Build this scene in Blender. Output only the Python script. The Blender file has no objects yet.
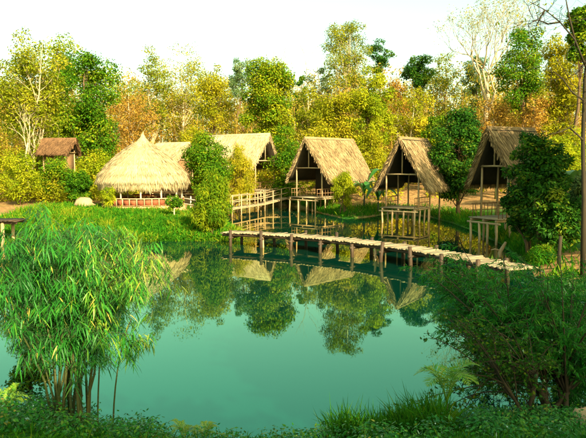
import bpy, math, random
import numpy as np
from mathutils import Vector

# ------------------------------------------------------------------ camera, sky, sun
scene = bpy.context.scene
F_PX, CX, CY, HORIZON = 628.0, 293.0, 219.0, 165.0
EYE = 3.9                                   # eye height above the pond surface (z = 0)
PITCH = math.atan((CY - HORIZON) / F_PX)

cam_data = bpy.data.cameras.new("camera")
cam_data.sensor_width = 36.0
cam_data.lens = 36.0 * F_PX / 586.0
cam_data.clip_start = 0.1
cam_data.clip_end = 4000.0
cam = bpy.data.objects.new("camera", cam_data)
scene.collection.objects.link(cam)
cam.location = (0, 0, EYE)
cam.rotation_euler = (math.radians(90) - PITCH, 0, 0)
scene.camera = cam

SUN_EL = math.radians(31)
SUN_AZ = math.radians(150)                  # clockwise from +Y (the view direction)
world = bpy.data.worlds.new("World")
scene.world = world
world.use_nodes = True
wn, wl = world.node_tree.nodes, world.node_tree.links
wn.clear()
sky = wn.new("ShaderNodeTexSky")
sky.sky_type = 'NISHITA'
sky.sun_disc = False
sky.sun_elevation = SUN_EL
sky.sun_rotation = SUN_AZ
sky.altitude = 300
sky.air_density = 1.3
sky.dust_density = 3.5
sky.ozone_density = 1.0
tint = wn.new("ShaderNodeMix")
tint.data_type = 'RGBA'
tint.blend_type = 'MULTIPLY'
tint.inputs[0].default_value = 1.0
tint.inputs[7].default_value = (0.98, 1.06, 0.72, 1)     # the warm-green cast of the whole picture
bgn = wn.new("ShaderNodeBackground")
bgn.inputs[1].default_value = 0.14
wout = wn.new("ShaderNodeOutputWorld")
wl.new(sky.outputs[0], tint.inputs[6])
wl.new(tint.outputs[2], bgn.inputs[0])
wl.new(bgn.outputs[0], wout.inputs[0])

sun_data = bpy.data.lights.new("sun", 'SUN')
sun_data.energy = 5.0
sun_data.angle = math.radians(0.5)
sun_data.color = (1.0, 0.87, 0.62)
sun = bpy.data.objects.new("sun", sun_data)
scene.collection.objects.link(sun)
sdir = Vector((math.sin(SUN_AZ) * math.cos(SUN_EL), math.cos(SUN_AZ) * math.cos(SUN_EL), math.sin(SUN_EL)))
sun.rotation_euler = (-sdir).to_track_quat('-Z', 'Y').to_euler()
sun.location = sdir * 60

vs = scene.view_settings
vs.view_transform = 'Standard'
vs.look = 'None'
vs.exposure = 1.45
vs.gamma = 1.0
vs.use_curve_mapping = False
scene.render.engine = 'CYCLES'
cy = scene.cycles
cy.max_bounces = 6
cy.diffuse_bounces = 3
cy.glossy_bounces = 3
cy.transmission_bounces = 4
cy.caustics_reflective = False
cy.caustics_refractive = False
cy.use_denoising = True

# ------------------------------------------------------------------ helpers
RNG = np.random.default_rng(11)
random.seed(5)


def ray_at(px, py, D):
    """the point on the ray through photo pixel (px, py) whose distance ahead is D"""
    u, v = (px - CX) / F_PX, (CY - py) / F_PX
    c, s = math.cos(PITCH), math.sin(PITCH)
    d = (u, c + v * s, -s + v * c)
    t = D / d[1]
    return np.array((d[0] * t, D, EYE + d[2] * t))


def on_level(px, py, z):
    u, v = (px - CX) / F_PX, (CY - py) / F_PX
    c, s = math.cos(PITCH), math.sin(PITCH)
    d = (u, c + v * s, -s + v * c)
    t = (z - EYE) / d[2]
    return np.array((d[0] * t, d[1] * t, z))


def link(o):
    scene.collection.objects.link(o)
    return o


def tag(o, label=None, cat=None, group=None, kind=None):
    if label: o["label"] = label
    if cat: o["category"] = cat
    if group: o["group"] = group
    if kind: o["kind"] = kind
    return o


def empty(name, loc=(0, 0, 0), rz=0.0):
    o = bpy.data.objects.new(name, None)
    o.empty_display_size = 0.3
    o.location = [float(v) for v in loc]
    o.rotation_euler = (0, 0, rz)
    return link(o)


class Geo:
    """collects vertices, faces and a per-vertex tint, then links ONE mesh object"""

    def __init__(self):
        self.V, self.F, self.T, self.n = [], [], [], 0

    def add(self, V, F, t=0.5):
        V = np.asarray(V, dtype=np.float64).reshape(-1, 3)
        if isinstance(F, np.ndarray):
            self.F.append(F + self.n)
        else:
            for k in (3, 4):
                q = [f for f in F if len(f) == k]
                if q:
                    self.F.append(np.asarray(q, dtype=np.int64) + self.n)
        t = np.asarray(t, dtype=np.float64)
        self.T.append(np.full(len(V), float(t)) if t.ndim == 0 else t)
        self.V.append(V)
        self.n += len(V)
        return self

    def tube(self, pts, radii, sides=5, t=0.5):
        pts = np.asarray(pts, dtype=np.float64)
        radii = np.broadcast_to(np.asarray(radii, dtype=np.float64), (len(pts),))
        tang = np.gradient(pts, axis=0)
        tang /= np.linalg.norm(tang, axis=1, keepdims=True) + 1e-9
        ref = np.array((0.31, 0.95, 0.05)) if abs(tang[0][2]) > 0.5 else np.array((0.05, 0.1, 0.99))
        a = np.cross(tang, ref)
        a /= np.linalg.norm(a, axis=1, keepdims=True) + 1e-9
        b = np.cross(tang, a)
        ang = np.arange(sides) * 2 * np.pi / sides
        ring = pts[:, None, :] + radii[:, None, None] * (np.cos(ang)[None, :, None] * a[:, None, :] + np.sin(ang)[None, :, None] * b[:, None, :])
        V = ring.reshape(-1, 3)
        n = len(pts)
        i = np.arange(n - 1)[:, None] * sides
        j = np.arange(sides)[None, :]
        jn = (j + 1) % sides
        Fq = np.stack([i + j, i + jn, i + sides + jn, i + sides + j], axis=-1).reshape(-1, 4)
        base = self.n
        self.add(V, Fq, t)
        V2 = np.array([pts[0], pts[-1]])
        f = [[0 - len(V) + (k + 1) % sides, 0 - len(V) + k, 0] for k in range(sides)]
        f += [[-sides + k, -sides + (k + 1) % sides, 1] for k in range(sides)]
        self.add(V2, np.array(f, dtype=np.int64), t)
        return self

    def box(self, c, s, rz=0.0, t=0.5, ax=None):
        """box of size s at c; ax: optional 3x3 matrix (columns = local axes)"""
        c, s = np.asarray(c, float), np.asarray(s, float) / 2
        P = np.array([(x, y, z) for x in (-1, 1) for y in (-1, 1) for z in (-1, 1)], float) * s
        if ax is not None:
            P = P @ np.asarray(ax).T
        elif rz:
            ca, sa = math.cos(rz), math.sin(rz)
            P = P @ np.array(((ca, -sa, 0), (sa, ca, 0), (0, 0, 1))).T
        self.add(P + c, np.array([[0, 1, 3, 2], [4, 6, 7, 5], [0, 4, 5, 1], [2, 3, 7, 6], [0, 2, 6, 4], [1, 5, 7, 3]]), t)
        return self

    def leaves(self, c, axis, nrm, ln, wd, t=0.5, shape=0.45):
        """rhombic leaf faces: base at c, running along axis"""
        c = np.asarray(c, float)
        N = len(c)
        axis = axis / (np.linalg.norm(axis, axis=1, keepdims=True) + 1e-9)
        side = np.cross(axis, nrm)
        side /= np.linalg.norm(side, axis=1, keepdims=True) + 1e-9
        ln = np.broadcast_to(ln, (N,))[:, None]
        wd = np.broadcast_to(wd, (N,))[:, None]
        mid = c + axis * ln * shape
        V = np.stack([c, mid + side * wd / 2, c + axis * ln, mid - side * wd / 2], axis=1).reshape(-1, 3)
        Fq = np.arange(N * 4).reshape(N, 4)
        self.add(V, Fq, np.repeat(np.broadcast_to(t, (N,)), 4))
        return self

    def blades(self, c, axis, nrm, ln, wd, t=0.5, bend=0.0, segs=2):
        """long leaf blades with a bend: base, two middle pairs, tip"""
        c = np.asarray(c, float)
        N = len(c)
        axis = axis / (np.linalg.norm(axis, axis=1, keepdims=True) + 1e-9)
        side = np.cross(axis, nrm)
        side /= np.linalg.norm(side, axis=1, keepdims=True) + 1e-9
        ln = np.broadcast_to(ln, (N,))[:, None]
        wd = np.broadcast_to(wd, (N,))[:, None]
        bd = np.broadcast_to(bend, (N,))[:, None]
        dn = np.array((0, 0, -1.0))
        m1 = c + axis * ln * 0.33 + dn * ln * bd * 0.11
        m2 = c + axis * ln * 0.68 + dn * ln * bd * 0.46
        tip = c + axis * ln + dn * ln * bd
        V = np.stack([c - side * wd * .15, c + side * wd * .15, m1 + side * wd / 2, m1 - side * wd / 2,
                      m2 + side * wd * .4, m2 - side * wd * .4, tip], axis=1).reshape(-1, 3)
        b = np.arange(N)[:, None] * 7
        self_n = self.n
        Fq = np.concatenate([b + np.array([0, 1, 2, 3]), b + np.array([3, 2, 4, 5])])
        Ft = b + np.array([5, 4, 6])
        self.add(V, Fq, np.repeat(np.broadcast_to(t, (N,)), 7))
        self.F.append(Ft + self_n)
        return self

    def mesh(self, name, mat, smooth=False):
        me = bpy.data.meshes.new(name)
        V = np.concatenate(self.V)
        me.vertices.add(len(V))
        me.vertices.foreach_set("co", V.astype(np.float32).ravel())
        sizes = np.concatenate([np.full(len(f), f.shape[1]) for f in self.F])
        loops = np.concatenate([f.ravel() for f in self.F])
        me.loops.add(len(loops))
        me.loops.foreach_set("vertex_index", loops.astype(np.int32))
        me.polygons.add(len(sizes))
        starts = np.concatenate([[0], np.cumsum(sizes)[:-1]])
        me.polygons.foreach_set("loop_start", starts.astype(np.int32))
        if smooth:
            me.polygons.foreach_set("use_smooth", np.ones(len(sizes), dtype=bool))
        at = me.attributes.new("tint", 'FLOAT', 'POINT')
        at.data.foreach_set("value", np.clip(np.concatenate(self.T), 0, 1).astype(np.float32))
        me.update(calc_edges=True)
        me.validate()
        me.materials.append(mat)
        return me

    def build(self, name, mat, parent=None, loc=(0, 0, 0), smooth=False, kind=None):
        o = bpy.data.objects.new(name, self.mesh(name, mat, smooth))
        o.location = [float(v) for v in loc]
        if parent is not None:
            o.parent = parent
        if kind:
            o["kind"] = kind
        return link(o)


def part(name, me, parent, loc=(0, 0, 0), rot=(0, 0, 0), scale=(1, 1, 1)):
    """an object of its own that shares mesh data"""
    o = bpy.data.objects.new(name, me)
    o.parent = parent
    o.location = [float(v) for v in loc]
    o.rotation_euler = rot
    o.scale = scale
    return link(o)


# ------------------------------------------------------------------ materials
def new_mat(name):
    m = bpy.data.materials.new(name)
    m.use_nodes = True
    m.node_tree.nodes.clear()
    return m, m.node_tree.nodes, m.node_tree.links


def ramp_node(n, stops):
    r = n.new("ShaderNodeValToRGB")
    els = r.color_ramp.elements
    while len(els) > 1:
        els.remove(els[-1])
    els[0].position, els[0].color = stops[0][0], (*stops[0][1], 1)
    for p, c in stops[1:]:
        e = els.new(p)
        e.color = (*c, 1)
    return r


def leaf_mat(name, stops, trans=0.4, gloss=0.0):
    m, n, l = new_mat(name)
    a = n.new("ShaderNodeAttribute")
    a.attribute_name = "tint"
    r = ramp_node(n, stops)
    l.new(a.outputs["Fac"], r.inputs[0])
    d = n.new("ShaderNodeBsdfDiffuse")
    t = n.new("ShaderNodeBsdfTranslucent")
    mx = n.new("ShaderNodeMixShader")
    mx.inputs[0].default_value = trans
    l.new(r.outputs[0], d.inputs[0])
    l.new(r.outputs[0], t.inputs[0])
    l.new(d.outputs[0], mx.inputs[1])
    l.new(t.outputs[0], mx.inputs[2])
    last = mx
    if gloss:
        g = n.new("ShaderNodeBsdfGlossy")
        g.inputs["Roughness"].default_value = 0.42
        g.inputs[0].default_value = (0.9, 1, 0.8, 1)
        fr = n.new("ShaderNodeFresnel")
        fr.inputs[0].default_value = 1.35
        mu = n.new("ShaderNodeMath")
        mu.operation = 'MULTIPLY'
        mu.inputs[1].default_value = gloss
        l.new(fr.outputs[0], mu.inputs[0])
        m2 = n.new("ShaderNodeMixShader")
        l.new(mu.outputs[0], m2.inputs[0])
        l.new(mx.outputs[0], m2.inputs[1])
        l.new(g.outputs[0], m2.inputs[2])
        last = m2
    o = n.new("ShaderNodeOutputMaterial")
    l.new(last.outputs[0], o.inputs[0])
    return m


def rough_mat(name, stops, scale=6.0, stretch=(1, 1, 1), rough=0.85, bump=0.3, use_tint=0.5):
    """wood, straw, soil: noise colour mixed with the per-piece tint"""
    m, n, l = new_mat(name)
    tc = n.new("ShaderNodeTexCoord")
    mp = n.new("ShaderNodeMapping")
    mp.inputs["Scale"].default_value = stretch
    no = n.new("ShaderNodeTexNoise")
    no.inputs["Scale"].default_value = scale
    no.inputs["Detail"].default_value = 6
    no.inputs["Roughness"].default_value = 0.65
    l.new(tc.outputs["Object"], mp.inputs[0])
    l.new(mp.outputs[0], no.inputs[0])
    a = n.new("ShaderNodeAttribute")
    a.attribute_name = "tint"
    oi = n.new("ShaderNodeObjectInfo")
    mix = n.new("ShaderNodeMix")
    mix.inputs[0].default_value = use_tint
    l.new(no.outputs[0], mix.inputs[2])
    l.new(a.outputs["Fac"], mix.inputs[3])
    mad = n.new("ShaderNodeMath")
    mad.operation = 'MULTIPLY_ADD'
    mad.inputs[1].default_value = 0.22
    mad.inputs[2].default_value = -0.11
    l.new(oi.outputs["Random"], mad.inputs[0])
    ad = n.new("ShaderNodeMath")
    l.new(mix.outputs[0], ad.inputs[0])
    l.new(mad.outputs[0], ad.inputs[1])
    r = ramp_node(n, stops)
    l.new(ad.outputs[0], r.inputs[0])
    b = n.new("ShaderNodeBsdfPrincipled")
    b.inputs["Roughness"].default_value = rough
    b.inputs["Specular IOR Level"].default_value = 0.25
    l.new(r.outputs[0], b.inputs["Base Color"])
    if bump:
        bp = n.new("ShaderNodeBump")
        bp.inputs["Strength"].default_value = bump
        bp.inputs["Distance"].default_value = 0.03
        l.new(no.outputs[0], bp.inputs["Height"])
        l.new(bp.outputs[0], b.inputs["Normal"])
    o = n.new("ShaderNodeOutputMaterial")
    l.new(b.outputs[0], o.inputs[0])
    return m


M = {}
M['olive'] = leaf_mat('leaf_olive', [(0, (0.07, 0.12, 0.008)), (0.5, (0.22, 0.25, 0.010)), (1, (0.44, 0.36, 0.025))], 0.45)
M['gold'] = leaf_mat('leaf_gold', [(0, (0.13, 0.16, 0.008)), (0.5, (0.30, 0.30, 0.010)), (1, (0.56, 0.42, 0.025))], 0.45)
M['lime'] = leaf_mat('leaf_lime', [(0, (0.08, 0.17, 0.008)), (0.5, (0.27, 0.31, 0.010)), (1, (0.48, 0.44, 0.018))], 0.45)
M['green'] = leaf_mat('leaf_green', [(0, (0.018, 0.08, 0.006)), (0.5, (0.08, 0.19, 0.008)), (1, (0.34, 0.33, 0.012))], 0.4)
M['dark'] = leaf_mat('leaf_dark', [(0, (0.010, 0.048, 0.006)), (0.6, (0.035, 0.12, 0.008)), (1, (0.19, 0.22, 0.012))], 0.32, 0.1)
M['dry'] = leaf_mat('leaf_dry', [(0, (0.16, 0.09, 0.012)), (0.5, (0.36, 0.20, 0.028)), (1, (0.50, 0.30, 0.05))], 0.4)
M['pale'] = leaf_mat('leaf_pale', [(0, (0.20, 0.21, 0.06)), (0.5, (0.34, 0.32, 0.10)), (1, (0.48, 0.44, 0.18))], 0.45)
M['blue'] = leaf_mat('leaf_bluegreen', [(0, (0.05, 0.12, 0.045)), (0.5, (0.12, 0.20, 0.06)), (1, (0.28, 0.32, 0.09))], 0.4)
M['bamboo'] = leaf_mat('leaf_bamboo', [(0, (0.010, 0.09, 0.012)), (0.55, (0.03, 0.20, 0.015)), (0.85, (0.16, 0.30, 0.015)), (1, (0.45, 0.36, 0.06))], 0.35, 0.6)
M['willow'] = leaf_mat('leaf_willow', [(0, (0.008, 0.07, 0.012)), (0.6, (0.025, 0.19, 0.014)), (1, (0.12, 0.28, 0.02))], 0.35, 0.15)
M['grass'] = leaf_mat('grass_blade', [(0, (0.012, 0.08, 0.006)), (0.55, (0.05, 0.19, 0.008)), (1, (0.27, 0.27, 0.015))], 0.4)
M['palm'] = leaf_mat('leaf_palm', [(0, (0.02, 0.16, 0.012)), (0.6, (0.07, 0.30, 0.012)), (1, (0.40, 0.42, 0.04))], 0.4, 0.5)
M['banana'] = leaf_mat('leaf_banana', [(0, (0.02, 0.10, 0.012)), (0.6, (0.06, 0.22, 0.02)), (1, (0.30, 0.34, 0.06))], 0.4, 0.6)
M['far'] = leaf_mat('leaf_far_wood', [(0, (0.08, 0.12, 0.010)), (0.45, (0.27, 0.25, 0.016)), (0.75, (0.42, 0.29, 0.04)), (1, (0.52, 0.32, 0.07))], 0.45)
M['bark'] = rough_mat('bark', [(0.2, (0.05, 0.03, 0.012)), (0.6, (0.14, 0.085, 0.035)), (0.9, (0.26, 0.18, 0.08))], 5, (1, 1, .3))
M['pale_bark'] = rough_mat('pale_bark', [(0.2, (0.30, 0.22, 0.11)), (0.6, (0.50, 0.40, 0.22)), (0.9, (0.66, 0.56, 0.36))], 5, (1, 1, .3))
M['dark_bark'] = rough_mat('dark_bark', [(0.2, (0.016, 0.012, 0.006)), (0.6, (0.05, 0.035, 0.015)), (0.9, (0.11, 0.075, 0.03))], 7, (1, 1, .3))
M['culm'] = rough_mat('bamboo_culm', [(0.2, (0.02, 0.035, 0.008)), (0.6, (0.055, 0.065, 0.015)), (0.9, (0.15, 0.11, 0.035))], 4, (1, 1, .5), 0.5, 0.1)
M['straw'] = rough_mat('thatch_straw', [(0.1, (0.15, 0.095, 0.038)), (0.5, (0.36, 0.265, 0.125)), (0.9, (0.56, 0.45, 0.24))], 3, (1, 1, 1), 0.9, 0.3, 0.7)
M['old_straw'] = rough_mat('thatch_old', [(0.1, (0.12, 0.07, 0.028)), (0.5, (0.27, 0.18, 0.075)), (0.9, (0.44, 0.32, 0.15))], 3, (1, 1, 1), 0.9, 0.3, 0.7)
M['brown_straw'] = rough_mat('thatch_brown', [(0.1, (0.06, 0.03, 0.012)), (0.5, (0.15, 0.075, 0.03)), (0.9, (0.26, 0.14, 0.055))], 3, (1, 1, 1), 0.9, 0.3, 0.7)
M['pole'] = rough_mat('weathered_pole', [(0.2, (0.25, 0.15, 0.06)), (0.6, (0.45, 0.31, 0.15)), (0.9, (0.62, 0.48, 0.28))], 6, (1, 1, .25))
M['pale_pole'] = rough_mat('pale_pole', [(0.2, (0.42, 0.34, 0.22)), (0.6, (0.60, 0.51, 0.36)), (0.9, (0.74, 0.66, 0.5))], 6, (1, 1, .25))
M['plank'] = rough_mat('bleached_plank', [(0.2, (0.15, 0.105, 0.05)), (0.5, (0.30, 0.225, 0.12)), (0.9, (0.46, 0.37, 0.22))], 4, (1, 1, 1), 0.85, 0.3, 0.35)
M['wet_wood'] = rough_mat('dark_wet_wood', [(0.2, (0.02, 0.012, 0.006)), (0.6, (0.06, 0.035, 0.016)), (0.9, (0.13, 0.08, 0.035))], 6, (1, 1, .3), 0.6)
M['red_wood'] = rough_mat('red_brown_wood', [(0.2, (0.14, 0.035, 0.015)), (0.6, (0.30, 0.08, 0.03)), (0.9, (0.42, 0.16, 0.06))], 6, (1, 1, .4))
M['woven'] = rough_mat('woven_bamboo', [(0.2, (0.10, 0.05, 0.02)), (0.6, (0.22, 0.12, 0.045)), (0.9, (0.34, 0.20, 0.08))], 12, (1, 1, .6))
M['clay'] = rough_mat('packed_clay', [(0.2, (0.34, 0.17, 0.07)), (0.6, (0.50, 0.28, 0.12)), (0.9, (0.62, 0.40, 0.2))], 3)
M['rock'] = rough_mat('tan_rock', [(0.2, (0.22, 0.14, 0.07)), (0.6, (0.45, 0.31, 0.15)), (0.9, (0.62, 0.46, 0.25))], 3, (1, 1, 1), .9, .6)


def ground_mat():
    m, n, l = new_mat('earth_and_turf')
    tc = n.new("ShaderNodeTexCoord")
    no = n.new("ShaderNodeTexNoise")
    no.inputs["Scale"].default_value = 0.5
    no.inputs["Detail"].default_value = 8
    no.inputs["Roughness"].default_value = 0.7
    l.new(tc.outputs["Object"], no.inputs[0])
    n2 = n.new("ShaderNodeTexNoise")
    n2.inputs["Scale"].default_value = 4.0
    n2.inputs["Detail"].default_value = 6
    l.new(tc.outputs["Object"], n2.inputs[0])
    soil = ramp_node(n, [(0.3, (0.12, 0.06, 0.02)), (0.5, (0.26, 0.14, 0.045)), (0.7, (0.40, 0.25, 0.09))])
    turf = ramp_node(n, [(0.3, (0.012, 0.06, 0.008)), (0.55, (0.035, 0.14, 0.010)), (0.75, (0.12, 0.18, 0.018))])
    l.new(n2.outputs[0], soil.inputs[0])
    l.new(n2.outputs[0], turf.inputs[0])
    a = n.new("ShaderNodeAttribute")
    a.attribute_name = "tint"
    ad = n.new("ShaderNodeMath")
    l.new(a.outputs["Fac"], ad.inputs[0])
    l.new(no.outputs[0], ad.inputs[1])
    st = ramp_node(n, [(0.0, (0, 0, 0)), (1.0, (1, 1, 1))])
    mr = n.new("ShaderNodeMapRange")
    mr.inputs[1].default_value = 0.85
    mr.inputs[2].default_value = 1.15
    l.new(ad.outputs[0], mr.inputs[0])
    mx = n.new("ShaderNodeMix")
    mx.data_type = 'RGBA'
    l.new(mr.outputs[0], mx.inputs[0])
    l.new(soil.outputs[0], mx.inputs[6])
    l.new(turf.outputs[0], mx.inputs[7])
    b = n.new("ShaderNodeBsdfPrincipled")
    b.inputs["Roughness"].default_value = 0.95
    b.inputs["Specular IOR Level"].default_value = 0.1
    l.new(mx.outputs[2], b.inputs["Base Color"])
    bp = n.new("ShaderNodeBump")
    bp.inputs["Strength"].default_value = 0.6
    bp.inputs["Distance"].default_value = 0.08
    l.new(n2.outputs[0], bp.inputs["Height"])
    l.new(bp.outputs[0], b.inputs["Normal"])
    o = n.new("ShaderNodeOutputMaterial")
    l.new(b.outputs[0], o.inputs[0])
    return m


def water_mat():
    m, n, l = new_mat('green_pond_water')
    tc = n.new("ShaderNodeTexCoord")
    no = n.new("ShaderNodeTexNoise")
    no.inputs["Scale"].default_value = 0.9
    no.inputs["Detail"].default_value = 3
    l.new(tc.outputs["Object"], no.inputs[0])
    bp = n.new("ShaderNodeBump")
    bp.inputs["Strength"].default_value = 0.025
    bp.inputs["Distance"].default_value = 0.05
    l.new(no.outputs[0], bp.inputs["Height"])
    df = n.new("ShaderNodeBsdfDiffuse")
    df.inputs[0].default_value = (0.001, 0.022, 0.012, 1)      # light scattered back by the green water
    gl = n.new("ShaderNodeBsdfGlossy")
    # reflection colour painted by view angle: teal for near sky, golden for far trees
    f2 = n.new("ShaderNodeFresnel")
    f2.inputs[0].default_value = 1.33
    refl_tint = ramp_node(n, [(0.08, (0.36, 1.0, 0.62)), (0.25, (0.60, 1.0, 0.66)), (0.46, (1.0, 0.92, 0.62))])
    l.new(f2.outputs[0], refl_tint.inputs[0])
    l.new(refl_tint.outputs[0], gl.inputs[0])
    gl.inputs["Roughness"].default_value = 0.015
    fr = n.new("ShaderNodeFresnel")
    fr.inputs[0].default_value = 2.3
    mx = n.new("ShaderNodeMixShader")
    l.new(fr.outputs[0], mx.inputs[0])
    l.new(df.outputs[0], mx.inputs[1])
    l.new(gl.outputs[0], mx.inputs[2])
    l.new(bp.outputs[0], gl.inputs["Normal"])
    o = n.new("ShaderNodeOutputMaterial")
    l.new(mx.outputs[0], o.inputs[0])
    return m


M['ground'] = ground_mat()
M['water'] = water_mat()

# ------------------------------------------------------------------ terrain and pond
SH_PX = [(0, 246), (60, 244), (100, 242.5), (160, 241), (215, 240.5), (238, 240), (233, 230), (225, 222), (224, 215), (236, 211),
         (262, 207), (285, 205), (302, 208), (320, 213), (345, 219), (368, 217), (392, 213), (430, 217), (452, 223), (476, 232),
         (500, 244), (520, 258), (535, 275), (560, 300)]
shore = [tuple(on_level(x, y, 0)[:2]) for x, y in SH_PX]
shore += [(6.9, 14.0), (6.0, 11.2), (4.4, 9.4), (2.4, 9.0), (0.7, 8.3), (-1.3, 8.15), (-2.6, 8.9), (-4.7, 10.0), (-7, 11.2), (-13, 13.5), (-21, 17), (-25, 22), (-21, 29)]
SHORE = np.array(shore)


def sdf(P):
    """signed distance to the shoreline, positive on land"""
    P = np.asarray(P, float).reshape(-1, 2)
    d2 = np.full(len(P), 1e18)
    inside = np.zeros(len(P), bool)
    A = SHORE
    B = np.roll(SHORE, -1, axis=0)
    for a, b in zip(A, B):
        e = b - a
        w = P - a
        t = np.clip((w @ e) / (e @ e), 0, 1)
        q = w - t[:, None] * e
        d2 = np.minimum(d2, (q * q).sum(1))
        c = ((a[1] > P[:, 1]) != (b[1] > P[:, 1]))
        with np.errstate(divide='ignore', invalid='ignore'):
            xi = (b[0] - a[0]) * (P[:, 1] - a[1]) / (b[1] - a[1]) + a[0]
        inside ^= c & (P[:, 0] < xi)
    d = np.sqrt(d2)
    return np.where(inside, -d, d)


def terrain(P):
    P = np.asarray(P, float).reshape(-1, 2)
    d = sdf(P)
    x, y = P[:, 0], P[:, 1]
    wob = 0.10 * np.sin(x * 0.9 + 1.3 * np.sin(y * 0.37)) * np.cos(y * 0.71 + 0.8 * np.sin(x * 0.53))
    land = 0.05 + 0.95 * (1 - np.exp(-np.maximum(d, 0) / 3.5)) + wob * np.clip(d / 2, 0, 1)
    land += 0.17 * np.clip(9 - y, 0, 14) * (np.abs(x) < 1e9)
    land += 0.055 * np.clip(y - 54, 0, 80) + 0.02 * np.clip(x - 13, 0, 50)
    bed = 0.05 - 0.9 * (1 - np.exp(np.minimum(d, 0) / 1.2))
    return np.where(d > 0, land, bed)


def gz(x, y):
    return float(terrain([(x, y)])[0])


def axis_coords(lo, hi, step, far):
    a = list(np.arange(lo, hi + 1e-6, step))
    s, v = step, hi
    while v < far:
        s *= 1.35
        v += s
        a.append(v)
    s, v = step, lo
    while v > -far:
        s *= 1.35
        v -= s
        a.insert(0, v)
    return np.array(a)


gx, gy = axis_coords(-26, 24, 0.5, 1500), axis_coords(-4, 66, 0.5, 1500)
GX, GY = np.meshgrid(gx, gy)
P2 = np.stack([GX.ravel(), GY.ravel()], 1)
GZ = terrain(P2)
dd = sdf(P2)
near_grass = np.clip(1.1 - dd / 9, 0, 1)
left_turf = np.clip((-2 - P2[:, 0]) / 2, 0, 1) * np.clip((P2[:, 0] + 16) / 4, 0, 1) * np.clip((44 - P2[:, 1]) / 4, 0, 1) * (P2[:, 1] > 25)
right_sand = np.exp(-((P2[:, 0] - 10.5) ** 2 + (P2[:, 1] - 22.5) ** 2) / 6)
gt = np.clip(0.35 * near_grass + 0.35 + 0.5 * left_turf - 0.7 * right_sand - 0.25 * (P2[:, 1] > 46), 0, 1)
gt[P2[:, 1] < 14] = 0.9
nx, ny = len(gx), len(gy)
ii = (np.arange(ny - 1)[:, None] * nx + np.arange(nx - 1)[None, :]).ravel()
G = Geo()
G.add(np.column_stack([P2, GZ]), np.stack([ii, ii + 1, ii + nx + 1, ii + nx], 1), gt)
tag(G.build('ground', M['ground'], smooth=True), 'earth and grass ground around the pond', None, None, 'structure')

G = Geo()
c = SHORE.mean(0)
big = c + (SHORE - c) * 1.0
wx0, wx1, wy0, wy1 = -28, 13.5, 7.5, 64
G.add([(wx0, wy0, 0), (wx1, wy0, 0), (wx1, wy1, 0), (wx0, wy1, 0)], np.array([[0, 1, 2, 3]]))
tag(G.build('pond', M['water']), 'still green pond reflecting huts and trees', None, None, 'structure')


# ------------------------------------------------------------------ vegetation generators
def unit(n, rng):
    v = rng.normal(size=(n, 3))
    return v / (np.linalg.norm(v, axis=1, keepdims=True) + 1e-9)


def clump_leaves(G, cen, rad, n, ln, wd, rng, tint, flat=0.75, droop=0.3, hollow=0.45):
    d = unit(n, rng)
    r = rad * (hollow + (1 - hollow) * rng.random(n) ** 0.6) * (0.75 + 0.5 * rng.random(n))
    p = cen + d * r[:, None] * np.array((1, 1, flat))
    nrm = d * 0.7 + np.array((0, 0, 0.7)) + rng.normal(size=(n, 3)) * 0.5
    ax = np.cross(nrm, rng.normal(size=(n, 3))) + d * 0.3 + np.array((0, 0, -droop))
    s = 0.65 + 0.7 * rng.random(n)
    G.leaves(p, ax, nrm, ln * s, wd * s, np.clip(tint + rng.normal(size=n) * 0.16, 0, 1))


def bez(a, b, c, n):
    t = np.linspace(0, 1, n)[:, None]
    return (1 - t) ** 2 * a + 2 * t * (1 - t) * b + t * t * c


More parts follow.
